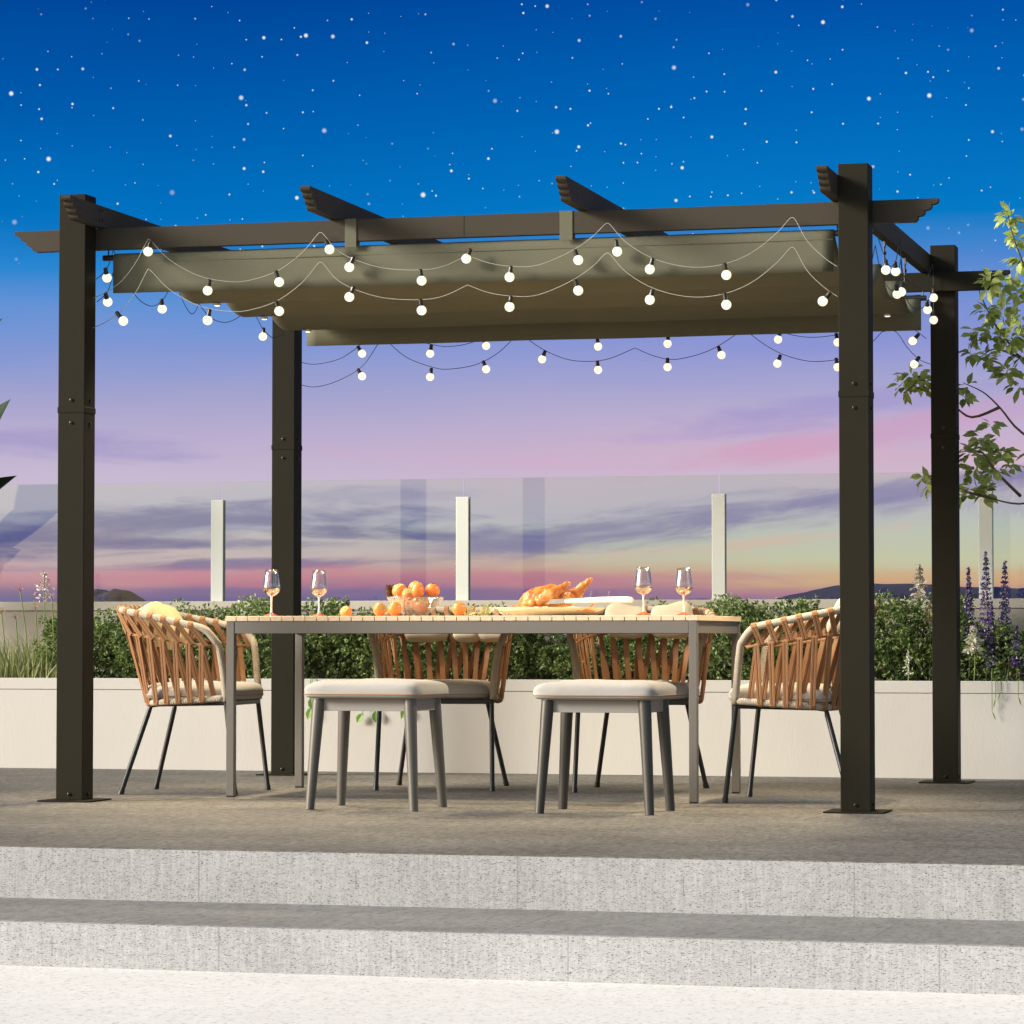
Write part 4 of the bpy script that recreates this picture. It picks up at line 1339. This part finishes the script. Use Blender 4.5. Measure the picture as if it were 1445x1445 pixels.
S = 'purple salvia spikes at the right of the planter'
spike('purple salvia spike nearest the rear right post', 1367, 803, 905, 20, 3.32, 'purple', 'calyx', S, name='salvia', n=300)
spike('tallest purple salvia spike, in front of the white balustrade post', 1391, 781, 905, 24, 3.30, 'purple', 'calyx', S, name='salvia', n=380)
spike('purple salvia spike second from the right frame edge, slightly shorter than the tallest', 1418, 794, 925, 24, 3.33, 'purple', 'calyx', S, name='salvia', n=380)
spike('low purple salvia stem in front, between the white bloom and the tall spikes', 1399, 850, 940, 20, 3.24, 'purple', 'calyx', S, name='salvia', n=260)
spike('short purple salvia spike nearest the right frame edge', 1434, 884, 940, 20, 3.24, 'purple', 'calyx', S, name='salvia', n=220)
spike('white flower head with loose narrow petals between the salvia and rear right post', 1374, 884, 922, 30, 3.20, 'whitepetal', 'whitepetal', None, name='white_bloom', n=170, big=.03)
spike('white plume flower rising over the coping left of the rear right post', 1297, 798, 848, 30, 3.36, 'whitepetal', 'blush', None, name='white_bloom', n=130, big=.03)
spike('small white bloom low in the hedge left of the rear right post', 1281, 918, 952, 16, 3.14, 'whitepetal', 'whitepetal', None, name='white_bloom', n=60, big=.018)
spike('faded pinkish bloom beside the white plume above the hedge', 1311, 850, 878, 18, 3.3, 'blush', 'blush', None, name='faded_bloom', n=60, big=.02)
spike('pale blush flower spike beside the front left post above the lilies', 62, 808, 850, 40, 3.34, 'whitepetal', 'pink', None, name='white_bloom', n=80, big=.026)

# tree whose crown hangs in from the right
tr = thing('tree', 'slender broad leaved tree reaching in from the right over the balustrade', 'tree', (4.45, 3.36, .42))
T0 = V((4.45, 3.36, .42))
bm = NB()
trunk = smooth_path([V((0, 0, 0)), V((.02, -.05, .5)), V((-.06, -.15, 1.0)), V((-.02, -.3, 1.6)), V((.05, -.4, 2.4))], 5)
tube(bm, trunk, [.045 - .03 * i / (len(trunk) - 1) for i in range(len(trunk))], 12)
obj('trunk', bm, M['bark'], tr, 'all')
YT = 2.82
br = [[(1600, 690), (1500, 640), (1445, 612), (1410, 575), (1385, 552), (1362, 542)],
      [(1600, 720), (1500, 705), (1440, 712), (1395, 702), (1355, 690)],
      [(1600, 600), (1470, 520), (1420, 480), (1395, 440), (1380, 400)],
      [(1590, 560), (1480, 420), (1440, 360), (1425, 305)],
      [(1410, 575), (1370, 588), (1340, 570), (1290, 545)],
      [(1440, 700), (1410, 668), (1390, 640), (1368, 640)],
      [(1395, 702), (1350, 690), (1310, 676)],
      [(1470, 520), (1430, 500), (1400, 490), (1378, 505)]]
bm = NB()
for q in br:
    P = [at(x, y, Y=YT) + V((0, random.uniform(-.12, .12) if i else 0, 0)) - T0 for i, (x, y) in enumerate(q)]
    if q[0][0] > 1550: P[0] = min(trunk, key=lambda v: abs(v.z - P[0].z)).copy()
    P = smooth_path(P, 4)
    tube(bm, P, [.008 - .0062 * i / (len(P) - 1) for i in range(len(P))], 6)
obj('branches', bm, M['bark'], tr, 'all')
cl = [(1426, 306, 14, 20), (1438, 335, 14, 18), (1440, 368, 15, 18), (1398, 398, 16, 22), (1418, 396, 14, 18), (1438, 410, 18, 24), (1392, 440, 15, 18), (1415, 440, 20, 26), (1440, 450, 18, 24), (1378, 470, 14, 20), (1400, 475, 18, 24), (1425, 480, 20, 26), (1443, 500, 16, 22), (1390, 505, 16, 24), (1422, 525, 16, 20), (1372, 500, 10, 12), (1440, 545, 14, 16),
      (1285, 530, 16, 20), (1300, 540, 18, 24), (1275, 545, 12, 12), (1322, 535, 18, 20), (1340, 550, 12, 12), (1365, 545, 10, 8),
      (1385, 620, 13, 16), (1372, 640, 16, 22), (1392, 640, 15, 20), (1412, 640, 14, 18), (1375, 665, 16, 22), (1402, 665, 14, 18), (1372, 690, 16, 22), (1390, 695, 12, 12), (1425, 655, 10, 8), (1398, 600, 10, 8),
      (1303, 672, 10, 10), (1310, 682, 8, 8), (1360, 700, 10, 8), (1360, 560, 8, 6), (1468, 420, 26, 40), (1480, 500, 26, 40), (1470, 640, 24, 30), (1475, 340, 24, 30)]
bm = NB()
for x, y, r, n in cl:
    YY = YT + random.uniform(-.10, .10)
    if 1385 < x < 1425 and 385 < y < 420: YY = 2.40
    c = at(x, y, Y=YY) - T0; rr = r / F_PX * 15.0
    for k in range(int(n * 1.15)):
        u = unit(); p = c + V((u.x * rr * .8, u.y * rr, u.z * rr * .8)) * random.uniform(.2, 1)
        d = (V((u.x * 1.2, u.y * .8 - .35, u.z * .5 - .15)) + rv(.45)).normalized()
        nn = (V((-.3, -.5, .9)) + rv(.6)).normalized()
        leaf(bm, p, d, nn, random.uniform(.044, .076), random.uniform(.027, .040), .22, .3)
for k in range(30):
    h = random.uniform(1.2, 2.75); a = random.uniform(-.5, 3.6)
    c = V((math.cos(a) * random.uniform(.1, .6), -.30 + math.sin(a) * random.uniform(.05, .5), h))
    if (c + T0).x < 4.12: c.x = 4.12 - T0.x + random.uniform(0, .4)
    for q in range(17):
        u = unit(); p = c + u * random.uniform(.03, .17)
        d = (V((u.x * 1.2, u.y * .8 - .2, u.z * .5 - .15)) + rv(.45)).normalized()
        leaf(bm, p, d, (V((-.3, -.5, .9)) + rv(.6)).normalized(), random.uniform(.044, .076), random.uniform(.027, .040), .22, .3)
obj('foliage', bm, M['treeleaf'], tr, 'all', fix=False)

# broad dark leaves cut off by the left edge
bp = thing('broad_leaf_plant', 'dark glossy broad leaved plant whose leaf tips enter at the left edge', 'plant', (-2.25, 3.40, .42))
B0 = V((-2.25, 3.40, .42))
tips = [((15, 563), (-64, 740), .115), ((24, 671), (-112, 790), .09), ((4, 449), (-60, 560), .07), ((-60, 520), (-150, 720), .10), ((-110, 430), (-160, 660), .10), ((-50, 770), (-160, 830), .08)]
bm = NB(); bs = NB()
for k, (tp, bs_px, wd) in enumerate(tips):
    a = at(*bs_px, Y=3.30 + .05 * (k % 3)) - B0; b = at(*tp, Y=3.22 + .06 * (k % 3)) - B0
    tube(bs, smooth_path([V((random.uniform(-.04, .04), random.uniform(-.04, .04), 0)), V((a.x * .5, a.y * .5, a.z * .6)), a], 4), .008, 6)
    d = b - a; nrm = V((-.35, -.85, .45)); s = d.cross(nrm).normalized(); nn = s.cross(d).normalized()
    prev = None
    for j in range(13):
        t = j / 12; wv = wd * (math.sin(math.pi * min(1, t * .93 + .05)) ** .75) * (1 if t < .9 else (1 - t) / .1 * .9 + .02)
        c = a + d * t - nn * (.06 * math.sin(math.pi * t)) * -1
        cur = (bm.verts.new(c - s * wv + nn * wv * .35), bm.verts.new(c), bm.verts.new(c + s * wv + nn * wv * .35))
        if prev:
            bm.faces.new((prev[0], prev[1], cur[1], cur[0])); bm.faces.new((prev[1], prev[2], cur[2], cur[1]))
        prev = cur
obj('leaves', bm, M['bigleaf'], bp, 'all', fix=False); obj('stems', bs, M['stemgreen'], bp, 'all')

# ------------------------------------------------------------------ render settings
sc.view_settings.view_transform = 'Standard'
sc.view_settings.look = 'None'
sc.view_settings.exposure = EXPO
sc.view_settings.gamma = 1
sc.render.engine = 'CYCLES'
sc.cycles.use_denoising = True
try: sc.cycles.denoiser = 'OPENIMAGEDENOISE'
except Exception: pass
sc.cycles.max_bounces = 10
sc.cycles.transparent_max_bounces = 24
sc.cycles.sample_clamp_indirect = 6
sc.cycles.caustics_reflective = False
sc.cycles.caustics_refractive = False
